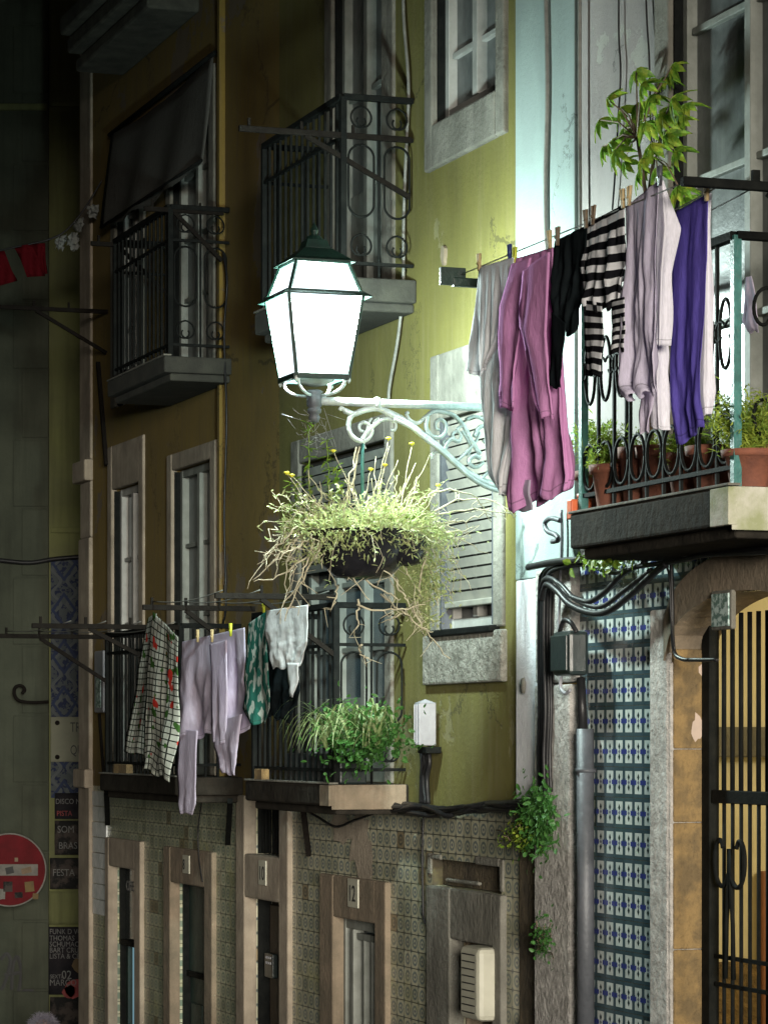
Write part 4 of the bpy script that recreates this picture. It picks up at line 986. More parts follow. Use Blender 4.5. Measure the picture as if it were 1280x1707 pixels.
ptube([(588,690),(582,700),(581,715),(588,728),(602,736),(614,730),(620,718),(614,708),(606,704),(599,709),(600,717),(606,719)],.015,.008)
ptube([(604,734),(610,722),(622,710),(636,700),(650,699),(659,706),(658,716),(652,717)],.013,.008)
ptube([(612,724),(612,712),(616,702),(620,697)],.010,.005); ptube([(622,712),(624,702),(632,696)],.009,.004); ptube([(606,736),(606,742),(610,748)],.010,.004)
ptube([(574,684),(569,680),(566,684)],.012,.009,'leaf_tip')
ptube([(677,690),(684,701),(697,705),(710,694),(722,686),(740,687),(758,694),(774,712),(786,736),(800,757)],.009,.013)
ptube([(712,694),(710,712),(718,726),(732,729),(742,720),(742,706),(734,699),(726,704),(726,714),(733,717)],.014,.007)
ptube([(677,690),(681,687)],.012,.008,'leaf_tip')
ptube([(740,752),(744,740),(752,732),(764,736),(768,726),(762,716),(770,710),(778,716)],.013,.006)
ptube([(752,762),(738,754),(726,753),(720,758),(720,765)],.011,.007)
ptube([(744,748),(738,738),(742,734)],.010,.005); ptube([(756,735),(754,724),(762,718)],.012,.006)
ptube([(800,764),(790,760),(781,768),(786,777),(796,778),(806,770)],.014,.009)
ptube([(776,700),(790,694),(806,700),(824,716),(842,742),(856,760)],.009,.011); ptube([(790,728),(800,712),(816,712),(824,728),(814,740),(804,734)],.012,.007)
ptube([(760,770),(790,740),(800,720)],.009,.007); ptube([(800,800),(826,776),(850,770)],.009,.009)
ptube([(770,718),(780,735),(784,750),(778,760)],.009,.005)
# cobweb below the lantern
f=MB()
for k in range(34):
    x=R.uniform(492,545); y=R.uniform(690,748); q1=L3(x,y); q2=L3(x+R.uniform(-22,22),y+R.uniform(-18,18))
    f.tube([q1,((q1[0]+q2[0])/2+R.uniform(-.02,.02),(q1[1]+q2[1])/2,(q1[2]+q2[2])/2-.006),q2],.0007,3)
for (x0,y0,x1,y1) in ((520,705,508,745),(535,700,556,745),(545,690,575,700),(500,700,470,690),(525,706,528,748),(540,680,560,745)): f.tube([L3(x0,y0),L3(x1,y1)],.0008,3)
part('cobweb', f, M['web'], lamp)
# ================================================================ hanging basket
aB=aL-.02
def B3(x,y,da=0.): q=Q(x,y,aL); return (q[0]+da,q[1],q[2])
bc=B3(603,925); hb=thing('hanging_basket','wild hanging flower basket with yellow blooms and trailing twigs, hung below the lamp bracket','hanging basket',(bc[0],bc[1],B3(603,965)[2]))
zr_=B3(603,888)[2]; zb_=B3(603,966)[2]; hh=zr_-zb_
f=MB(); f.lathe((bc[0],bc[1],zb_),[(.04,0),(.14,.012),(.21,hh*.35),(.255,hh*.7),(.268,hh),(.28,hh+.006),(.262,hh+.01),(.2,hh-.03),(.0,hh-.03)],40,cap=False); part('bowl', f, M['pot_black'], hb)
bp=B3(664,915,.12); f=MB(); f.lathe((bp[0],bp[1],B3(664,945)[2]),[(.03,0),(.07,.01),(.095,.06),(.105,.12),(.108,.15),(.095,.152),(0,.14)],26,cap=False); part('side_pot', f, M['pot_black'], hb)
f=MB(); f.tube([B3(605,736),B3(604,760),B3(604,885)],.009,8); part('hanger_rod', f, M['teal_iron'], hb)
f=MB()
for an in (0,2.1,4.2): f.tube([B3(604,850),(bc[0]+.26*math.cos(an),bc[1]+.26*math.sin(an),zr_)],.004,5)
part('hanger_wire', f, M['iron'], hb)
def wig(p0,p1,n,j,sag=0):
    p0=Vector(p0);p1=Vector(p1); pts=[]
    for k in range(n+1):
        t=k/n; v=p0.lerp(p1,t); w=j*math.sin(PI*t)+.2*j
        pts.append(v+Vector((R.uniform(-w,w),R.uniform(-w,w),R.uniform(-w,w)-sag*4*t*(1-t))))
    return pts
f=MB(); sl=MB()
for i in range(170):
    an=R.uniform(0,2*PI); r0=R.uniform(.02,.24); L=R.uniform(.10,.34); s0=Vector((bc[0]+r0*math.cos(an),bc[1]+r0*math.sin(an),zr_+.01)); up=R.uniform(.0,.30); pts=[]
    an2=an+R.uniform(-.5,.5); jx=R.uniform(0,9)
    for k in range(9):
        t=k/8; pts.append(s0+Vector((math.cos(an2)*L*t,math.sin(an2)*L*t,up*t-R.uniform(.25,.5)*L*t*t*2.2*(.4+.6*(i%3==0))))+Vector((math.sin(jx+5*t),math.cos(jx*2+6*t),math.sin(jx*3+7*t)))*.010)
    f.tube(pts,[.0026-.0014*k/8 for k in range(9)],4)
    for q_ in pts[2:]:
        for k in range(R.randint(1,4)): sl.leaf(q_,(R.uniform(-1,1),R.uniform(-1,1),R.uniform(-.5,1)),(R.uniform(-1,1),R.uniform(-1,1),1),R.uniform(.010,.040),R.uniform(.004,.013))
part('wiry_stems', f, M['stem'], hb); part('wiry_leaves', sl, M['leaf_pale'], hb)
# low dense growth
f=MB()
for i in range(2600):
    an=R.uniform(0,2*PI); rr=math.sqrt(R.random())*.37; zz=zr_+R.uniform(-.05,.15)*(1-rr*.9)*R.random()-.25*max(0,rr-.27)+.02; b_=(bc[0]+rr*math.cos(an),bc[1]+rr*math.sin(an)*1.05,zz)
    d=(math.cos(an)*R.uniform(0,1)+R.uniform(-.5,.5),math.sin(an)*R.uniform(0,1)+R.uniform(-.5,.5),R.uniform(-.3,1))
    f.leaf(b_,d,(R.uniform(-1,1),R.uniform(-1,1),R.uniform(.2,1)),R.choice([R.uniform(.012,.03),R.uniform(.03,.075)]),R.uniform(.005,.014))
for i in range(700):
    x=R.choice([R.gauss(540,28),R.gauss(610,45),R.gauss(690,25)]); y=888+abs(R.gauss(0,22)); f.leaf(B3(x,y,R.uniform(.18,.30)),(R.uniform(-1,1),R.uniform(-1,1),R.uniform(-1.4,.3)),(R.uniform(-1,1),R.uniform(-1,1),1),R.uniform(.012,.04),R.uniform(.005,.012))
part('low_foliage', f, M['leaf_pale'], hb)
f=MB()
for i in range(230):   # grassy strap tuft right of centre
    b_=B3(R.gauss(655,22),R.uniform(868,885),R.uniform(-.1,.12)); d=(R.uniform(-1,1),R.uniform(-1,1),R.uniform(.4,1.4)); f.leaf(b_,d,(0,0,1),R.uniform(.07,.15),R.uniform(.008,.014),.7)
part('grass_tuft', f, M['leaf_bright'], hb)
f=MB()
for i in range(1500):   # trailing small leaves right and left
    side=R.random()
    if side<.66: x=705+R.gauss(8,16); y=R.uniform(885,1000)+R.gauss(0,10)
    elif side<.85: x=R.gauss(520,18); y=R.uniform(880,940)
    else: x=R.gauss(712,16); y=R.uniform(960,1045)
    b_=B3(x,y,R.uniform(-.12,.16)); f.leaf(b_,(R.uniform(-1,1),R.uniform(-1,1),R.uniform(-1,.5)),(R.uniform(-1,1),R.uniform(-1,1),1),R.uniform(.012,.03),R.uniform(.008,.016))
part('trailing_leaves', f, M['leaf_pale'], hb)
f=MB()
tr=[(520,885,478,905,430,965),(505,900,470,920,440,940),(540,890,480,970,430,968),(520,900,495,960,465,1025),(530,900,500,985,480,1035),(575,890,572,940,600,1005),(580,900,600,930,660,985),(600,960,640,1000,650,1000),
 (655,885,690,860,760,885),(690,870,760,840,845,860),(700,880,740,900,770,880),(720,860,780,800,840,865),(700,830,770,795,815,870),(690,900,720,960,720,1010),(700,920,690,1000,710,1040),(660,960,662,1010,690,1020),
 (560,975,545,990,543,1020),(595,1000,600,1045,598,1060),(590,1010,640,1025,690,1010),(640,990,670,1040,710,1055),(690,1010,712,1050,730,1100),(700,1000,660,1030,640,1040),(585,1075,592,1090,605,1098),(610,930,640,950,680,940),(690,870,735,905,765,900),(730,870,790,875,810,850),
 (480,880,470,900,445,930),(515,870,500,860,480,850)]
for t_ in tr:
    p0=Vector(B3(t_[0],t_[1],R.uniform(-.1,.15))); p1=Vector(B3(t_[2],t_[3],R.uniform(-.1,.2))); p2=Vector(B3(t_[4],t_[5],R.uniform(-.1,.2))); pts=[]
    for k in range(13):
        t=k/12; v=(1-t)**2*p0+2*t*(1-t)*(p1*1.0)+t*t*p2; pts.append(v+Vector((R.uniform(-.006,.006),R.uniform(-.009,.009),R.uniform(-.009,.009))))
    f.tube(pts,[.006-.0035*k/12 for k in range(13)],5)
    for k in range(3):
        i=R.randint(4,11); f.tube([pts[i],pts[i]+Vector((R.uniform(-.04,.04),R.uniform(-.06,.06),R.uniform(-.06,.02))),pts[i]+Vector((R.uniform(-.05,.05),R.uniform(-.09,.09),R.uniform(-.10,.02)))],[.0025,.002,.0015],4)
part('trailing_twigs', f, M['stem'], hb)
f=MB()
for k in range(26):
    x=R.choice([R.uniform(470,560),R.uniform(600,750)]); y=R.uniform(870,900); x2=x+R.gauss(0,45)+(x-605)*.35; y2=y+R.uniform(30,150)
    pts=wig(B3(x,y,R.uniform(-.2,.22)),B3(x2,y2,R.uniform(-.2,.28)),9,.03,-.02); f.tube(pts,[.0042-.0026*i/9 for i in range(10)],4)
part('hanging_twigs', f, M['stem'], hb)
f=MB(); heads=[]
for (x,y,h) in ((556,752,1),(637,735,1),(681,742,1),(716,757,0),(622,782,1),(657,768,0),(645,775,1),(668,790,0),(679,786,0),(690,795,0),(652,742,0),(610,800,0),(700,770,0),(720,812,1),(480,795,1),(475,790,1),(678,820,0),(630,760,0)):
    top=B3(x,y,R.uniform(-.08,.1)); bot=B3(lerp(x,R.choice([600,625,650,585]),.55),878,R.uniform(-.05,.1)); pts=wig(bot,top,8,.008); f.tube(pts,[.0035-.0015*k/8 for k in range(9)],5)
    if h: heads.append(top)
part('flower_stems', f, M['stem'], hb)
for hd in heads:
    g=MB(); g.lathe((hd[0],hd[1],hd[2]),[(.002,-.008),(.008,-.003),(.014,.003),(.012,.008),(.004,.010)],10)
    for k in range(9): an=k*.7; g.leaf((hd[0],hd[1],hd[2]),(math.cos(an),math.sin(an),.25),(0,0,1),.020,.009)
    part('flower', g, M['yellow_petal'], hb)
f=MB()
for (x,y0,y1) in ((513,705,868),(545,735,865),(560,870,780),(490,800,870)):   # tall leafy weeds on the left
    pts=wig(B3(x+6,880),B3(x,min(y0,y1)),12,.008); f.tube(pts,.003,5)
    for p_ in pts[1:]:
        for k in range(5): f.leaf(p_,(R.uniform(-1,1),R.uniform(-1,1),R.uniform(-.3,.6)),(R.uniform(-.5,.5),R.uniform(-.5,.5),1),R.uniform(.025,.06),R.uniform(.010,.022))
part('leafy_weeds', f, M['leaf_bright'], hb)
f=MB()
for (x,y) in ((575,742),(580,745)): 
    f.tube(wig(B3(x+20,745),B3(568,868),10,.012),.005,5); f.tube(wig(B3(x,800),B3(x+25,870),10,.015),.003,5)
for k in range(16): f.tube(wig(B3(R.uniform(520,600),880),B3(R.uniform(505,600),R.uniform(780,850)),8,.02),.0024,4)
part('dry_stalks', f, M['stem'], hb)

# ================================================================ plants
def pot(f,c_,r,h):
    f.lathe(c_,[(r*.68,0),(r*.9,h*.82),(r*1.02,h*.82),(r*1.05,h),(r*.92,h),(r*.88,h*.9),(0,h*.9)],20,cap=False); return f
# umbrella plant on the near balcony
px_=(1060,); a0_=A(1085,.2); sc=thing('potted_umbrella_plant','tall umbrella plant with palmate leaves standing behind the washing on the near balcony','plant',(a0_,-.2,ZF3))
part('pot', pot(MB(),(a0_,-.2,ZF3),.15,.28), M['terracotta'], sc)
tips=[(1012,165),(1000,200),(1025,250),(1050,205),(1070,140),(1060,175),(1085,160),(1105,130),(1120,165),(1130,200),(1110,225),(1085,240),(1070,265),(1095,280),(1125,250),(1015,240),(1040,215),(1035,180),(1060,120),(1100,190),(1140,175),(1130,310),(1140,330),(1065,285),(1040,270),(1120,110),(1075,205),(1005,245)]
stem=MB(); lv=MB()
fork=[P(1072,300,.22),P(1090,260,.2),P(1062,230,.25)]
stem.tube([(a0_,-.2,ZF3+.25),(a0_+.0,-.21,ZF3+.9),P(1078,340,.22)],[.016,.013,.012],7)
for fk in fork: stem.tube([P(1078,340,.22),fk],[.011,.008],6)
for i,(x,y) in enumerate(tips):
    p_=Vector(P(x,y,R.uniform(.08,.4))); fk=Vector(min(fork,key=lambda q_:(Vector(q_)-p_).length)); mid=(p_+fk)/2+Vector((0,0,.03))
    stem.tube([fk,mid,p_],[.006,.004,.003],5); n=R.randint(7,9); ax=Vector((R.uniform(-.4,.4),-.75+R.uniform(-.3,.4),.45+R.uniform(-.2,.3))).normalized(); e1=ax.orthogonal().normalized(); e2=ax.cross(e1)
    for k in range(n):
        an=2*PI*k/n+R.uniform(-.1,.1); d=e1*math.cos(an)+e2*math.sin(an)-ax*.25; d.z-=.25; lv.leaf(p_,d,ax,R.uniform(.06,.115),R.uniform(.034,.052),.35)
part('stem', stem, M['stem_brown'], sc); part('leaves', lv, M['leaf_schef'], sc)
# near balcony pots
def feathery(label,x,y0,y1,hw,p,n,potc=None,m='leaf_feather',potm='terracotta',ph=.2,pr=.11,group='potted plants on the near balcony'):
    a,b,z=P(x,y0,p); t=thing('potted_plant',label,'plant',(a,b,ZF3+.001),group)
    part('pot', pot(MB(),(a,b,ZF3+.001),pr,ph), M[potm], t)
    zt=Z(x,y1,p); f=MB(); s=MB()
    for i in range(14):
        top=(a+R.uniform(-hw,hw),b+R.uniform(-hw*.7,hw*.7),lerp(ZF3+ph,zt,R.uniform(.5,1))); pts=wig((a,b,ZF3+ph-.02),top,6,.015); s.tube(pts,.0028,4)
        for q_ in pts[1:]:
            for k in range(n): 
                o_=q_+Vector((R.gauss(0,hw*.25),R.gauss(0,hw*.25),R.gauss(0,.03))); f.leaf(o_,(R.uniform(-1,1),R.uniform(-1,1),R.uniform(-.4,1)),(R.uniform(-1,1),R.uniform(-1,1),1),R.uniform(.02,.05),R.uniform(.005,.011))
    part('stems', s, M['leaf_bright'], t); part('foliage', f, M[m], t)
feathery('pale feathery plant at the near balcony far end, below the striped top',998,835,705,.11,.30,22)
feathery('bushy feathery plant behind the heart scrolls, left of the terracotta pot row',1024,835,740,.10,.36,24)
feathery('low feathery plant in a terracotta pot under the long pale shirt',1072,830,742,.07,.24,5,ph=.24,pr=.13)
feathery('yellow-green feathery plant left of the teal corner post',1150,815,735,.12,.28,26)
feathery('bright yellow-green feathery plant right of the teal corner post, at the frame edge',1248,800,665,.14,.34,30,ph=.15,pr=.11)
feathery('small sprawling plant in a terracotta pot at the extreme right of the near balcony',1275,790,690,.1,.12,12,ph=.2,pr=.12)
for (x,p,r,h,mk_,lb) in ((1062,.34,.085,.26,'terracotta','tall terracotta pot in the row behind the near railing, under the long shirt'),(1098,.30,.10,.25,'terracotta','dark terracotta pot under the violet towel on the near balcony'),(1195,.30,.13,.2,'terracotta','wide terracotta pot just left of the teal post on the near balcony'),(984,.33,.06,.1,'red_plastic','small red pot at the far end of the near balcony')):
    a,b,z=P(x,820,p); q_=pot(MB(),(a,b,ZF3+.001),r,h); solo('flower_pot',q_,M[mk_],lb,'flower pot',(a,b,ZF3+.001),'empty pots on the near balcony')
a,b,z=P(951,860,.45); q_=MB(); q_.box(bn0-.10,bn0-.043,-.46,-.36,ZF3-.02,ZF3+.07); solo('plastic_box',q_,M['red_plastic'],'small orange plastic box at the far corner of the near balcony slab','box',bevel=.006)
# spider plants on the lower middle balcony
a,b,z=P(575,1300,.5); t=thing('spider_plant','spider plant with long arching striped leaves on the lower middle balcony','plant',(a,-.30,ZF1+.001))
q_=MB(); q_.box(bm0+.5,bm1-.05,-.38,-.22,ZF1+.001,ZF1+.17); part('planter', q_, M['box_black'], t, bevel=.01)
f=MB()
for i in range(170):
    r_=R.random(); x=R.choice([545,560,585,610,630]) ; s0=Vector(P(x,R.uniform(1215,1250),R.uniform(.36,.56))); an=R.uniform(0,2*PI); L=R.uniform(.12,.32)
    d=Vector((math.cos(an),math.sin(an)*.8-.3,0)); pts=[s0+d*L*t+Vector((0,0,.20*L/.3*math.sin(t*2.3)-.55*L*t*t*t)) for t in [k/8 for k in range(9)]]
    side=d.cross(Vector((0,0,1))).normalized(); vs=[]
    for k,q2 in enumerate(pts): w=.008*(1-(k/8)**2)+.0006; vs+= [q2-side*w,q2+side*w]
    f.add(vs,[(2*k,2*k+1,2*k+3,2*k+2) for k in range(8)])
part('strap_leaves', f, M['leaf_strap'], t)
f=MB()
for i in range(1500):
    x=R.gauss(600,34); y=R.gauss(1228,24); f.leaf(P(x,y,R.uniform(.30,.58)),(R.uniform(-1,1),R.uniform(-1,.3),R.uniform(-.6,.6)),(R.uniform(-.6,.6),-1,.6),R.uniform(.02,.05),R.uniform(.018,.035))
part('round_leaves', f, M['leaf_dark'], t)
# creepers
def creeper(label,x,y,sx,sy,n,L,m,p=.1,name='creeper'):
    a,b,z=P(x,y+sy,0); t=thing(name,label,'climbing plant',(a,0,z)); s=MB(); f=MB()
    for i in range(12): s.tube(wig(P(x+R.uniform(-6,6),y+sy,.03),P(x+R.gauss(0,sx),y+R.gauss(0,sy*.8),R.uniform(.05,p*2)),6,.015),.003,4)
    for i in range(n):
        xx=R.gauss(x,sx); yy=R.gauss(y,sy); f.leaf(P(xx,yy,R.uniform(.03,p*2)),(R.uniform(-1,1),R.uniform(-1,.2),R.uniform(-1,.5)),(R.uniform(-.6,.6),-1,.5),R.uniform(.5,1)*L,R.uniform(.5,1)*L*.7)
    part('stems', s, M['stem_brown'], t); part('leaves', f, M[m], t)
creeper('leafy green creeper spilling from the wall foot of the white stucco strip',898,1365,14,28,900,.045,'leaf_dark')
creeper('loose creeper tendrils left of the leafy creeper under the cable bundle',868,1390,14,14,260,.028,'leaf_bright')
creeper('small weed growing in the crack beside the stone pilaster near the bottom',905,1565,9,20,230,.03,'leaf_dark')
creeper('tuft of green weeds hanging under the far end of the near balcony slab',1005,932,22,7,150,.06,'leaf_bright',.18)
# ================================================================ cables, boxes, small things on the walls
def ctube(pts, r, m=6, sub=5):
    out=[]; n=len(pts)
    for i in range(n-1):
        a_=Vector(pts[max(0,i-1)]); b_=Vector(pts[i]); c_=Vector(pts[i+1]); d_=Vector(pts[min(n-1,i+2)])
        for k in range(sub):
            t=k/sub; out.append(.5*((2*b_)+(c_-a_)*t+(2*a_-5*b_+4*c_-d_)*t*t+(3*b_-a_-3*c_+d_)*t**3))
    out.append(Vector(pts[-1])); return MB().tube(out,r,m)
def cable(label, pts, r, m='cable', p=.04, cat='cable', group=None):
    P3=[P(x,y,(q[0] if q else p)) for x,y,*q in pts]; lo=min(P3,key=lambda v:v[2])
    return solo('cable', ctube(P3,r), M[m], label, cat, lo, group)
cable('pale cable hanging down the yellow wall right of the upper middle balcony',[(672,-60),(673,30),(681,140),(678,230),(673,360),(672,470),(664,560),(650,640),(648,665)],.010,'cable_grey',.03)
cable('thin dark cable down the boundary of the ochre and yellow houses',[(372,420),(379,470),(374,560),(378,700),(374,860),(377,1000),(372,1040)],.008,'cable',.05)
cable('dark cable running down the middle of the white corner pilaster',[(909,-40),(912,150),(909,300),(910,420)],.012,'cable_grey',.04)
cable('dark cable at the edge between white pilaster and pale wall',[(966,-40),(966,200),(967,380),(967,520)],.010,'cable_grey',.035)
cable('thin black cable down the pale wall left of the umbrella plant',[(1031,-40),(1031,60),(1034,120),(1030,200),(1024,300),(1020,350)],.005,'cable',.02)
cable('thin black cable beside the stone door surround of the near balcony',[(1075,-40),(1078,40),(1082,110),(1084,250)],.005,'cable',.02)
# vertical bundle and loops
B=thing('cable_bundle','thick bundle of black cables running down beside the stone pilaster and looping over the tiles','cables',P(903,1320,.06))
for k,(dx,pp) in enumerate(((0,.06),(4,.075),(9,.06),(13,.07),(17,.06),(7,.09))):
    pts=[(955+dx*2,938,pp),(925,944+k,pp),(905+dx*.6,956+k*2,pp),(900+dx,985,pp),(899+dx,1080,pp),(901+dx+R.uniform(-2,2),1180,pp),(899+dx,1260,pp),(901+dx,1320,pp)]
    part('cable', ctube([P(*q) for q in pts],.011 if k%2 else .014), M['cable'], B)
for k,(pts,r) in enumerate((([(900,985),(908,966),(925,968),(945,990),(965,1000),(985,1002),(1010,985),(1040,955),(1075,938)],.014),
    ([(902,1000),(910,975),(928,985),(950,1008),(985,1022),(1015,1018),(1050,992),(1090,955),(1110,940)],.016),
    ([(912,962),(935,975),(960,1000),(1000,1012),(1040,985),(1085,950)],.012),
    ([(985,940),(1020,955),(1060,945),(1130,935),(1180,925),(1300,920)],.012))):
    part('cable', ctube([P(x,y,.14) for x,y in pts],r), M['cable'], B)
q=MB(); 
for k in range(5): pass
part('cable', ctube([P(x,y,.1) for x,y in ((880,946),(930,936),(990,932),(1060,928),(1140,922),(1300,915))],.018), M['cable'], B)
part('cable', ctube([P(x,y,.17) for x,y in ((1075,915),(1130,918),(1180,905),(1230,897),(1300,892))],.010), M['cable_grey'], B)
part('cable', ctube([P(x,y,.06) for x,y in ((1118,935),(1120,1000),(1122,1080),(1135,1098),(1160,1100),(1195,1100))],.010), M['cable'], B)
part('cable', ctube([P(x,y,.1) for x,y in ((1105,935),(1115,960),(1118,1030),(1124,1085))],.006), M['cable'], B)
# cable tangle along the floor band
T=thing('cable_tangle','tangle of black cables running along the wall between the plaster and the tiles','cables',P(700,1360,.05))
for k in range(9):
    pts=[]; x=470+k*6
    while x<905:
        pts.append(P(x,1336+4*math.sin(x*.02)+R.uniform(-7,9)+(8 if x>700 else 0)*.8+14*math.sin((x-480)/425*PI)*.5,R.uniform(.02,.10))); x+=R.uniform(25,50)
    part('cable', ctube(pts,R.choice([.008,.012,.015]),5), M['cable'], T)
part('cable', ctube([P(x,y,.08) for x,y in ((500,1345),(530,1362),(560,1378),(590,1368),(640,1350))],.008,5), M['cable'], T)
cable('thin cable dropping over the tiles left of the stone lintel and bending to the right',[(706,1350),(704,1420),(705,1500),(707,1535),(722,1548),(750,1550)],.007,'cable',.02)
cable('thin cable trailing over the tiles above the far double door',[(338,1330),(331,1380),(332,1430),(338,1470)],.005,'cable',.03)
# junction box
a,b,z=P(945,1090,.1); jb=thing('junction_box','black junction box with rounded lid on the stone pilaster beside the tiles','junction box',(a,-.055,Z(945,1130,.1)))
x0,x1=A(919,.16),A(948,.16); zt,zb2=Z(935,1052,.16),Z(935,1126,.16)
q=MB(); q.box(x0,x1,-.16,-.056,zb2,zt); part('case', q, M['box_black'], jb, bevel=.02)
q=MB(); q.box(x0+.01,x1-.01,-.172,-.161,zb2+.02,zt-.02); part('lid', q, M['box_black'], jb, bevel=.006)
q=ctube([(x0+.05,-.14,zt-.01),(x0+.1,-.14,zt+.05),(x1-.03,-.14,zt+.04),(x1,-.12,zt-.01)],.012); part('cable_loop', q, M['cable'], jb)
q=ctube([P(935,1126,.1),P(934,1146,.1),P(942,1156,.1),P(950,1150,.1)],.009); part('cable_tail', q, M['white_plastic'], jb)
# pipes
q=MB(); q.tube([P(975,1215,.05),P(976,1800,.05)],.042,14); q.tube([P(976,1281,.05),P(976,1288,.05)],.05,14); dp=solo('drain_pipe',q,M['pipe_grey'],'shiny grey drain pipe between the stone pilaster and the blue tiles','pipe',P(976,1800,.05))
q=MB(); q.tube([P(968,1130,.03),P(971,1215,.04)],.022,10); solo('drain_pipe',q,M['cable'],'dark upper pipe section leading down from the junction box','pipe')
q=ctube([P(x,y,.05) for x,y in ((935,850),(936,900),(934,970),(932,1030),(932,1050))],.010); solo('conduit_pipe',q,M['white_plastic'],'thin white conduit descending to the junction box','pipe')
q=ctube([P(x,y,.14) for x,y in ((934,868),(918,864),(908,872),(912,885),(926,892),(930,900),(920,903))],.013); solo('wall_hook',q,M['pipe_grey'],'curled iron hook on the white wall left of the near balcony slab','hook')
q=MB(); a,b,z=P(873,1143,.03); q.lathe((0,0,0),[(.0,-.001),(.03,0),(.026,.012),(0,.014)],14); 
q.v=[(a+v[0]*.8,b-v[2],z+v[1]*1.4) for v in q.v]; solo('wall_plug',q,M['stone'],'grey round plug stuck in the rough white stucco','wall plug',(a,b,z))
# white cable terminal
tc=thing('cable_terminal','white ribbed cable terminal box on the yellow wall above the cable tangle','terminal box',P(707,1330,.06))
q=MB(); a0_=A(699,.1); a1_=a0_+.075; q.box(a0_,a1_,-.13,-.03,Z(707,1243,.1),Z(707,1172,.1)); q.box(a0_+.015,a0_+.025,-.14,-.13,Z(707,1241,.1),Z(707,1174,.1)); q.box(a1_-.025,a1_-.015,-.14,-.13,Z(707,1241,.1),Z(707,1174,.1))
part('housing', q, M['white_plastic'], tc, bevel=.008)
q=MB(); z_=Z(707,1172,.1); q.add([(a0_,-.13,z_),(a1_,-.13,z_),(a1_,-.03,z_),(a0_,-.03,z_),((a0_+a1_)/2,-.08,z_+.022)],[(0,1,4),(1,2,4),(2,3,4),(3,0,4)]); part('cap', q, M['white_plastic'], tc)
q=MB(); q.box(a0_-.03,a1_+.03,-.10,-.01,Z(707,1256,.1),Z(707,1245,.1)); part('bracket', q, M['iron'], tc, bevel=.004)
for k in range(4): part('cable', ctube([P(x+k*4,y,.05) for x,y in ((702,1250),(704,1275+R.uniform(-6,6)),(701+R.uniform(-4,4),1300),(702,1340))],.014), M['cable'], tc)
# utility box in the niche
ub=thing('meter_box','cream louvred utility box standing out of the doorway niche at the bottom','utility box',P(786,1700,.1))
a0_,a1_=A(765,.12),A(797,.12); z0_,z1_=Z(781,1700,.12),Z(781,1578,.12)
q=MB(); q.box(a0_,a1_,-.12,.06,z0_,z1_); part('case', q, M['cream_plastic'], ub, bevel=.03)
q=MB(); 
for k in range(9):
    zz=lerp(z0_+.04,z1_-.04,k/8); q.box(a0_+.05,a1_-.05,-.124,-.118,zz-.003,zz+.003)
part('louvre', q, M['ink'], ub)
# diagonal props and little items below the left balconies
q=MB(); q.bar(P(505,1345,.12),P(515,1425,.01),.03,.03); solo('iron_strut',q,M['rust'],'rusty strut under the lower middle balcony, ending over the tiles','strut')
q=MB(); q.bar(P(384,1335,.2),P(380,1405,.02),.035,.035); solo('iron_strut',q,M['iron'],'black strut under the lower left balcony near the pale stone post','strut')
q=MB(); q.bar(P(178,1318,.2),P(180,1372,.02),.04,.04); solo('iron_strut',q,M['iron'],'black strut at the far corner under the lower left balcony','strut')
q=MB(); q.bar(P(164,604,.03),P(178,775,.03),.03,.03); solo('iron_rod',q,M['rust'],'long rusty rod leaning on the ochre wall below the corner arm','rod')
q=MB(); q.bar(P(166,1190,.03),P(174,1300,.03),.02,.02); solo('iron_rod',q,M['rust'],'thin rod on the ochre wall beside the lower left balcony','rod')
mbx=thing('meter_box','small white meter box on the ochre wall at the corner, by the lower left balcony','utility box',P(163,1190,.06))
q=MB(); q.box(A(155,.06)+.05,A(172,.06),-.06,-.0,Z(163,1188,.06),Z(163,1085,.06)); part('case', q, M['white_plastic'], mbx, bevel=.012)
q=MB(); q.box(A(155,.06)+.12,A(172,.06)-.06,-.066,-.06,Z(163,1180,.06),Z(163,1130,.06)); part('door', q, M['glow_glass'], mbx, bevel=.004)
for (x,y,lb) in ((207,1279,'small amber planter on the lower left balcony floor, far end'),(436,1296,'small pale planter box at the left end of the lower middle balcony')):
    a,b,z=P(x,y,.46); q=MB(); wd=.24 if x<300 else .10; q.box(a-wd/2*2,a+wd/2,-.475,-.473+.05,ZF1+.002,ZF1+.075); solo('planter_box',q,M['jamb'],lb,'planter',bevel=.006)
q=MB(); a,b,z=P(737,425,.02)
vs=[(a,b,z)]
for k in range(12): an=2*PI*k/12; vs.append((a+.035*math.cos(an)*R.uniform(.6,1.2),b,z+.05*math.sin(an)*R.uniform(.7,1.3)))
vs2=[(v[0],0.001,v[2]) for v in vs[1:]]
q.add(vs+vs2,[(0,1+(k+1)%12,1+k) for k in range(12)]+[(1+k,1+(k+1)%12,13+(k+1)%12,13+k) for k in range(12)]); solo('wall_scar',q,M['stone_lintel'],'small rusty iron stub in the yellow wall right of the lantern','iron stub')

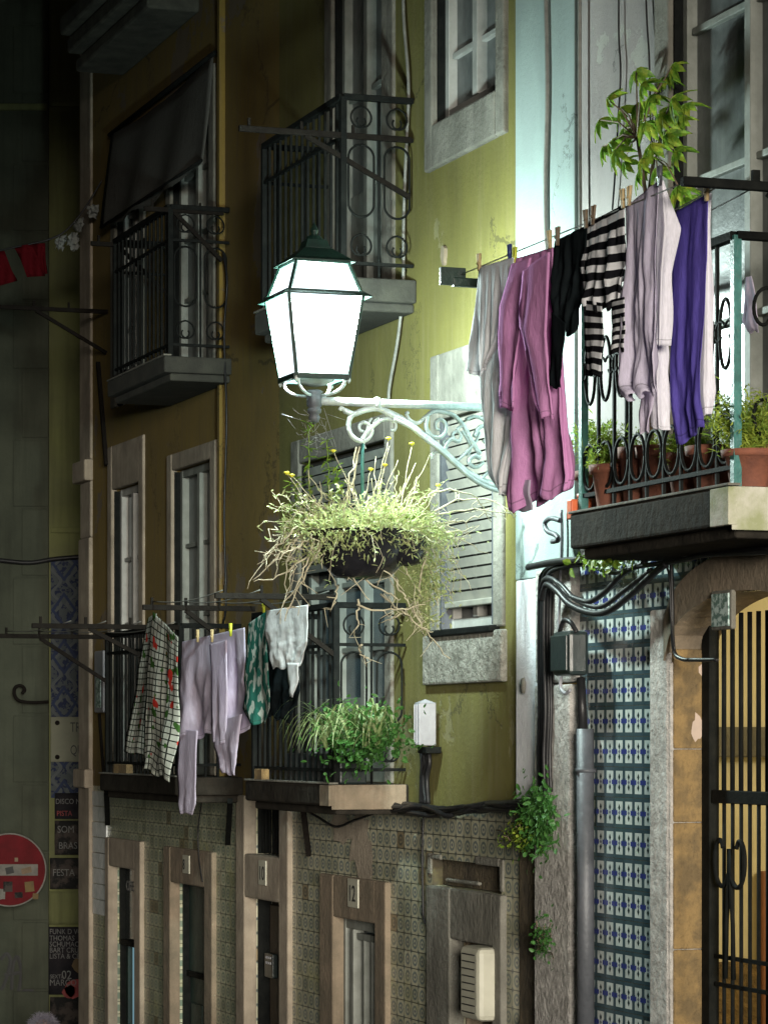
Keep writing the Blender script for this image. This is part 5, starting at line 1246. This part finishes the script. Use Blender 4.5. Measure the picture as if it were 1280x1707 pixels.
# ================================================================ the wall closing the street
YB=27.0
bw=thing('end_house','dark grey-green house closing the street at the left, with tiles, posters and a street plate','house',(GW(80,1500,YB)[0],YB,-3.2),frame=WO)
q=MB(); xe=GW(82,0,YB)[0]
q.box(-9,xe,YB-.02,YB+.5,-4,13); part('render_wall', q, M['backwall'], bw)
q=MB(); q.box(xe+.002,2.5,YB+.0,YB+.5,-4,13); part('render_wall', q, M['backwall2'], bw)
q=MB(); 
for yy in (885,175): z=GW(110,yy,YB)[2]; q.box(xe+.02,2.4,YB-.03,YB+.1,z-.02,z+.03)
z=GW(30,180,YB)[2]; q.box(-6,xe-.01,YB-.06,YB+.0,z-.03,z+.03)
part('string_course', q, M['backwall2'], bw, bevel=.01)
q=MB()   # quoin edge blocks
for k in range(26): z=-3.6+k*.62; q.box(xe-.32+(k%2)*.08,xe+.001,YB-.035,YB,z,z+.6)
part('quoin', q, M['backwall'], bw, bevel=.01)
zt=GW(100,930,YB)[2]; zb2=GW(100,1330,YB)[2]
q=MB(); q.box(xe+.02,xe+.30,YB-.02,YB-.003,zb2,zt); q.box(xe+.31,2.0,YB-.018,YB-.003,zb2,zt); part('tile_panel', q, M['tile_panel'], bw)
q=ctube([GW(x,y,YB-.08) for x,y in ((-60,930),(0,934),(50,938),(90,932),(138,928),(200,925))],.022); solo('cable',q,M['cable'],'thick black cable sagging across the grey wall above the blue tiles','cable',frame=WO)
# street plate
X0,_,Z0=GW(85,1270,YB-.06); X1,_,Z1=GW(200,1195,YB-.06)
sp_=thing('street_sign','cream enamel street name plate with black letters, half hidden by the corner stone','street sign',(X0,YB-.06,Z0),frame=WO)
q=MB(); q.box(X0,X1,YB-.075,YB-.035,Z0,Z1); part('plate', q, M['plate'], sp_, bevel=.006)
q=MB(); text_mb(q,'TRAVESSA',.125,(GW(119,0,YB)[0],YB-.077,GW(0,1220,YB-.07)[2]),.62); text_mb(q,'QUEIMADA',.125,(GW(119,0,YB)[0],YB-.077,GW(0,1258,YB-.07)[2]),.62); part('lettering', q, M['ink'], sp_)
for (x,y) in ((96,1205),(96,1262)):
    q=MB(); c_=GW(x,y,YB-.08); q.lathe((0,0,0),[(0,0),(.022,0),(.018,.012),(0,.014)],10); q.v=[(c_[0]+v[0],c_[1]-v[2]+.005,c_[2]+v[1]) for v in q.v]; part('screw', q, M['rust'], sp_)
# iron scroll bracket
q=ctube([GW(x,y,YB-.15) for x,y in ((82,1170),(55,1171),(33,1168),(25,1158),(26,1146),(36,1143),(42,1150),(37,1156))],.016); solo('wall_scroll',q,M['rust'],'curled iron hook sticking out of the grey wall above the road sign','hook',frame=WO)
# posters
def poster(label,x0,y0,x1,y1,m,lines=(),dY=.05,extra=None,name='poster'):
    a=GW(x0,y1,YB-dY); b=GW(x1,y0,YB-dY); t=thing(name,label,'poster',a,'bills pasted on the wall',frame=WO)
    q=MB(); n=8; g=[[(lerp(a[0],b[0],i/n),YB-dY-.008+.006*math.sin(i*2.1+j),lerp(b[2],a[2],j/n)) for i in range(n+1)] for j in range(n+1)]; q.grid(g); part('sheet', q, M[m], t, solid=.004)
    for (s_,x,y,h,mm) in lines:
        q=MB(); c_=GW(x,y,YB-dY-.02); text_mb(q,s_,h*27/5000*1.35,(c_[0],YB-dY-.02,c_[2]),.85); part('lettering', q, M[mm], t)
    if extra:
        for (x,y,r,mm) in extra:
            q=MB(); c_=GW(x,y,YB-dY-.016); n=10; vs=[(c_[0],c_[1],c_[2])]
            for k in range(n): an=2*PI*k/n; vs.append((c_[0]+r*math.cos(an)*R.uniform(.7,1.2),c_[1],c_[2]+r*math.sin(an)*R.uniform(.7,1.3)))
            q.add(vs,[(0,1+k,1+(k+1)%n) for k in range(n)]); part('printed_patch', q, M[mm], t)
poster('black concert bill reading 02 MARÇO at the bottom left',82,1545,170,1658,'paper_dark',
 [('FUNK D VOID',83,1557,9,'paper_white'),('THOMAS',83,1568,9,'paper_white'),('SCHUMACHER',83,1578,9,'paper_white'),('BART CRUZ',83,1588,9,'paper_white'),('LISTA & CEM',83,1598,9,'paper_white'),('02',103,1632,15,'paper_white'),('SEXTA',84,1631,7,'paper_white'),('MARÇO',83,1643,11,'paper_white')],
 extra=[(127,1648,.09,'paper_red'),(115,1654,.06,'paper_red'),(134,1610,.07,'paper_yellow')])
poster('torn dark bill with red and white heading directly under the blue tiles',92,1322,170,1365,'paper_dark',[('DISCO NOITE',93,1340,9,'paper_white'),('PISTA',95,1360,9,'paper_red')])
poster('worn poster with pale letters in the middle of the bill wall',92,1368,165,1425,'paper_worn',[('SOM',96,1388,12,'paper_white'),('BRAS',98,1415,12,'paper_white')])
poster('peeling greyish poster right of the road sign',84,1430,160,1482,'paper_worn',[('FESTA',88,1460,12,'paper_white')])
poster('faded poster remains above the black concert bill',82,1486,160,1541,'backwall2')
poster('greenish torn bill strip at the very bottom of the bill wall',84,1662,160,1720,'paper_worn')
# graffiti
q=MB()
for st in (((2,1600),(12,1590),(18,1605),(8,1640),(2,1650)),((20,1650),(22,1610),(30,1595),(36,1625),(30,1660)),((36,1640),(44,1615),(52,1605),(50,1635),(56,1660)),((8,1625),(30,1622),(58,1615)),((25,1668),(45,1650),(64,1662))):
    q2=ctube([GW(x,y,YB-.024) for x,y in st],.016,4); o=len(q.v); q.add([(v[0],YB-.024+(v[1]-YB+.024)*.1,v[2]) for v in q2.v],q2.f)
part('graffiti', q, M['ink'], bw)
# no-entry sign
cX,_,cZ=GW(17,1450,YB-.55); r_=.325
ns=thing('no_entry_sign','round red no entry road sign with a white bar, covered in stickers','road sign',(cX,YB-.55,cZ-r_),frame=WO)
def disc(r,d0,d1,m,name,seg=48):
    q=MB(); vs=[]
    for dy in (d0,d1):
        for k in range(seg): an=2*PI*k/seg; vs.append((cX+r*math.cos(an),dy,cZ+r*math.sin(an)))
    q.add(vs,[tuple(range(seg)),tuple(range(seg,2*seg))[::-1]]+[(k,seg+k,seg+(k+1)%seg,(k+1)%seg) for k in range(seg)]); return part(name,q,m,ns)
disc(r_,YB-.56,YB-.53,M['sign_white'],'rim'); disc(r_-.012,YB-.566,YB-.561,M['sign_red'],'face')
q=MB(); q.box(cX-.25,cX+.25,YB-.572,YB-.567,cZ-.05,cZ+.05); part('white_bar', q, M['sign_white'], ns)
for (x,y,w,h,mm) in ((17,1451,.07,.06,'ink'),(45,1451,.09,.05,'stem_brown'),(-10,1451,.07,.05,'ink'),(50,1478,.08,.09,'paper_yellow'),(14,1478,.08,.09,'paper_worn'),(32,1492,.07,.05,'paper_worn'),(60,1494,.05,.05,'paper_yellow'),(0,1490,.10,.09,'sign_white'),(28,1433,.03,.035,'stem_brown')):
    q=MB(); c_=GW(x,y,YB-.57); q.box(-w/2,w/2,YB-.577-.0004*x/50,YB-.573,-h/2,h/2); ta=R.uniform(-.3,.3); q.v=[(c_[0]+v[0]*math.cos(ta)-v[2]*math.sin(ta)*(1 if v[2]>0 else .8),v[1],c_[2]+v[0]*math.sin(ta)+v[2]*math.cos(ta)) for v in q.v]; st=part('sticker', q, M[mm], ns)
q=MB(); c_=GW(-8,1500,YB-.58); text_mb(q,'RED',.075,(GW(-2,1504,YB)[0],YB-.579,cZ-.26),.9); part('sticker_lettering', q, M['sign_white'], ns)
q=MB(); q.tube([(cX-.16,YB-.5,-2.2),(cX-.16,YB-.5,cZ+.0)],.0,8) if 0 else q.box(cX-.03,cX+.03,YB-.53,YB-.02,cZ-.12,cZ-.09); q.box(cX-.03,cX+.03,YB-.53,YB-.02,cZ+.1,cZ+.13); part('wall_bracket', q, M['pipe_grey'], ns)
# bunting across the side street
bt=thing('bunting','string of dark red bunting with clear plastic scraps, stretched to the ochre house corner','bunting',GW(80,410,24.0),frame=WO)
def W3(x,y): return GW(x,y,23.6)
q=ctube([W3(x,y) for x,y in ((-80,440),(0,418),(50,407),(80,400),(110,385),(140,350),(165,310),(190,270))],.008,5); part('string', q, M['cable'], bt)
for rows in ([(24,412,54,406),(34,430,64,430),(46,462,76,460)],[(54,407,76,405),(62,430,76,430),(74,458,80,456)],[(-30,425,8,418),(-20,450,20,450),(-5,478,30,468)]):
    g=[]
    for j in range(7):
        v=j/6*(len(rows)-1); k=min(int(v),len(rows)-2); t_=v-k; r=[lerp(rows[k][i],rows[k+1][i],t_) for i in range(4)]
        g.append([tuple(Vector(GW(lerp(r[0],r[2],i/6),lerp(r[1],r[3],i/6),23.6+.04*math.sin(i*1.3+j)))) for i in range(7)])
    part('flag', MB().grid(g), M['flag_red'], bt, solid=.003)
for k in range(15):
    t_=R.random(); x=lerp(86,175,t_); y=lerp(405,300,t_**1.4)+R.uniform(-6,22); g=[]
    s_=R.uniform(8,20)
    for j in range(5): g.append([GW(x+i/4*s_*.7+R.uniform(-3,3),y+j/4*s_+R.uniform(-3,3),23.6+R.uniform(-.06,.06)) for i in range(5)])
    part('plastic_scrap', MB().grid(g), M['plastic_film'], bt, solid=.002)

# ================================================================ passer-by (only the hair reaches the frame)
Yp=24.6; hx,_,hz=GW(72,1722,Yp); gz=zg(Yp)
pr=thing('person','passer-by with fluffy grey hair and dark coat walking in the street below','person',(hx,Yp,gz),frame=WO)
H=hz+.13-gz
me=bpy.data.meshes.new('body')
J=[(0,0,.53),(0,0,.66),(0,-.01,.80),(0,0,.855),(0,0,.93),( .11,0,.81),(.15,.02,.64),(.14,-.05,.50),(-.11,0,.81),(-.15,.02,.64),(-.14,-.08,.50),(.06,0,.50),(.065,-.03,.28),(.07,.05,.04),(.07,-.06,.015),(-.06,0,.50),(-.065,-.06,.28),(-.07,.03,.04),(-.07,-.08,.015),(0,0,.985)]
E=[(0,1),(1,2),(2,3),(3,4),(4,19),(2,5),(5,6),(6,7),(2,8),(8,9),(9,10),(0,11),(11,12),(12,13),(13,14),(0,15),(15,16),(16,17),(17,18)]
RD=[.09,.09,.085,.033,.06,.045,.032,.022,.045,.032,.022,.06,.04,.026,.022,.06,.04,.026,.022,.04]
me.from_pydata([(x*H,y*H,z*H) for x,y,z in J],E,[]); ob=bpy.data.objects.new('body',me); COL.objects.link(ob); ob.parent=pr
sk=ob.modifiers.new('Skin','SKIN'); me.skin_vertices if me.skin_vertices else None
if not me.skin_vertices:
    bm=__import__('bmesh').new(); bm.from_mesh(me); bm.verts.layers.skin.verify(); bm.to_mesh(me); bm.free()
for i,s_ in enumerate(me.skin_vertices[0].data): s_.radius=(RD[i]*H,RD[i]*H*.85); s_.use_root=(i==0)
ss=ob.modifiers.new('Sub','SUBSURF'); ss.levels=1; ss.render_levels=2; me.materials.append(M['coat']); ROOT[ob.name]=((hx,Yp,gz),WO)
q=MB(); q.lathe((hx,Yp,hz-.13),[(.03,0),(.065,.03),(.085,.08),(.09,.13),(.08,.19),(.04,.235),(.002,.245)],18); hd=part('head', q, M['skin'], pr)
q=MB(); q.lathe((hx,Yp-.088,hz-.02),[(.004,0),(.016,.01),(.01,.04),(.003,.05)],8); part('nose', q, M['skin'], hd)
q=MB()
for i in range(1500):
    th=R.uniform(0,2*PI); ph=math.acos(R.uniform(-.1,1)); d=Vector((math.sin(ph)*math.cos(th),math.sin(ph)*math.sin(th),math.cos(ph))); s0=Vector((hx,Yp,hz+.0))+Vector((d.x*.10,d.y*.10,d.z*.125))
    if d.y<-.6 and d.z<.35: continue
    q.leaf(s0,d+Vector((R.uniform(-.7,.7),R.uniform(-.7,.7),R.uniform(-.5,.4))),(R.uniform(-1,1),R.uniform(-1,1),1),R.uniform(.03,.07),.006,.5)
part('hair', q, M['hair'], hd)

# ================================================================ camera and light
cd=bpy.data.cameras.new('camera'); cam=bpy.data.objects.new('camera',cd); COL.objects.link(cam); scene.camera=cam
cam.location=(0,0,CAMZ); cam.rotation_euler=(PI/2,0,0); cd.sensor_width=36; cd.sensor_fit='AUTO'; cd.lens=5000/1707*36; cd.shift_y=(HY-853.5)/1707; cd.clip_end=400
def plight(name,loc,W,col,r):
    l=bpy.data.lights.new(name,'POINT'); l.energy=W; l.color=col; l.shadow_soft_size=r; o=bpy.data.objects.new(name,l); COL.objects.link(o); o.location=loc; return o
plight('lantern_light', FA.world((c[0],c[1],lerp(z0,z1,.76))), LAMP_W, (.80,1.0,.94), .11)
plight('hall_light', FA.world((ac+.1,2.2,3.3)), HALL_W, (1,.86,.55), .12)
el,az=math.radians(SUN_EL),math.radians(SUN_AZ)   # az: direction the light comes from, 0 = behind the camera, + = from the left
sl=bpy.data.lights.new('lamp_fill','SUN'); sl.energy=SUN_E; sl.angle=math.radians(14); sl.color=(1,.93,.80); so=bpy.data.objects.new('fill_sun',sl); COL.objects.link(so)  # added sun standing in for unseen street lamps
src=Vector((-math.sin(az)*math.cos(el),-math.cos(az)*math.cos(el),math.sin(el))); so.rotation_euler=src.to_track_quat('Z','Y').to_euler()
w=bpy.data.worlds.new('World'); scene.world=w; w.use_nodes=True; nt=w.node_tree; bg=nt.nodes['Background']; sky=nt.nodes.new('ShaderNodeTexSky'); sky.sky_type='NISHITA'; sky.sun_disc=False
sky.sun_elevation=el; sky.sun_rotation=math.radians(180)+az; nt.links.new(sky.outputs[0],bg.inputs[0]); bg.inputs[1].default_value=SKY
vs_=scene.view_settings; vs_.view_transform='Standard'; vs_.look='None'; vs_.exposure=0.3; vs_.gamma=1
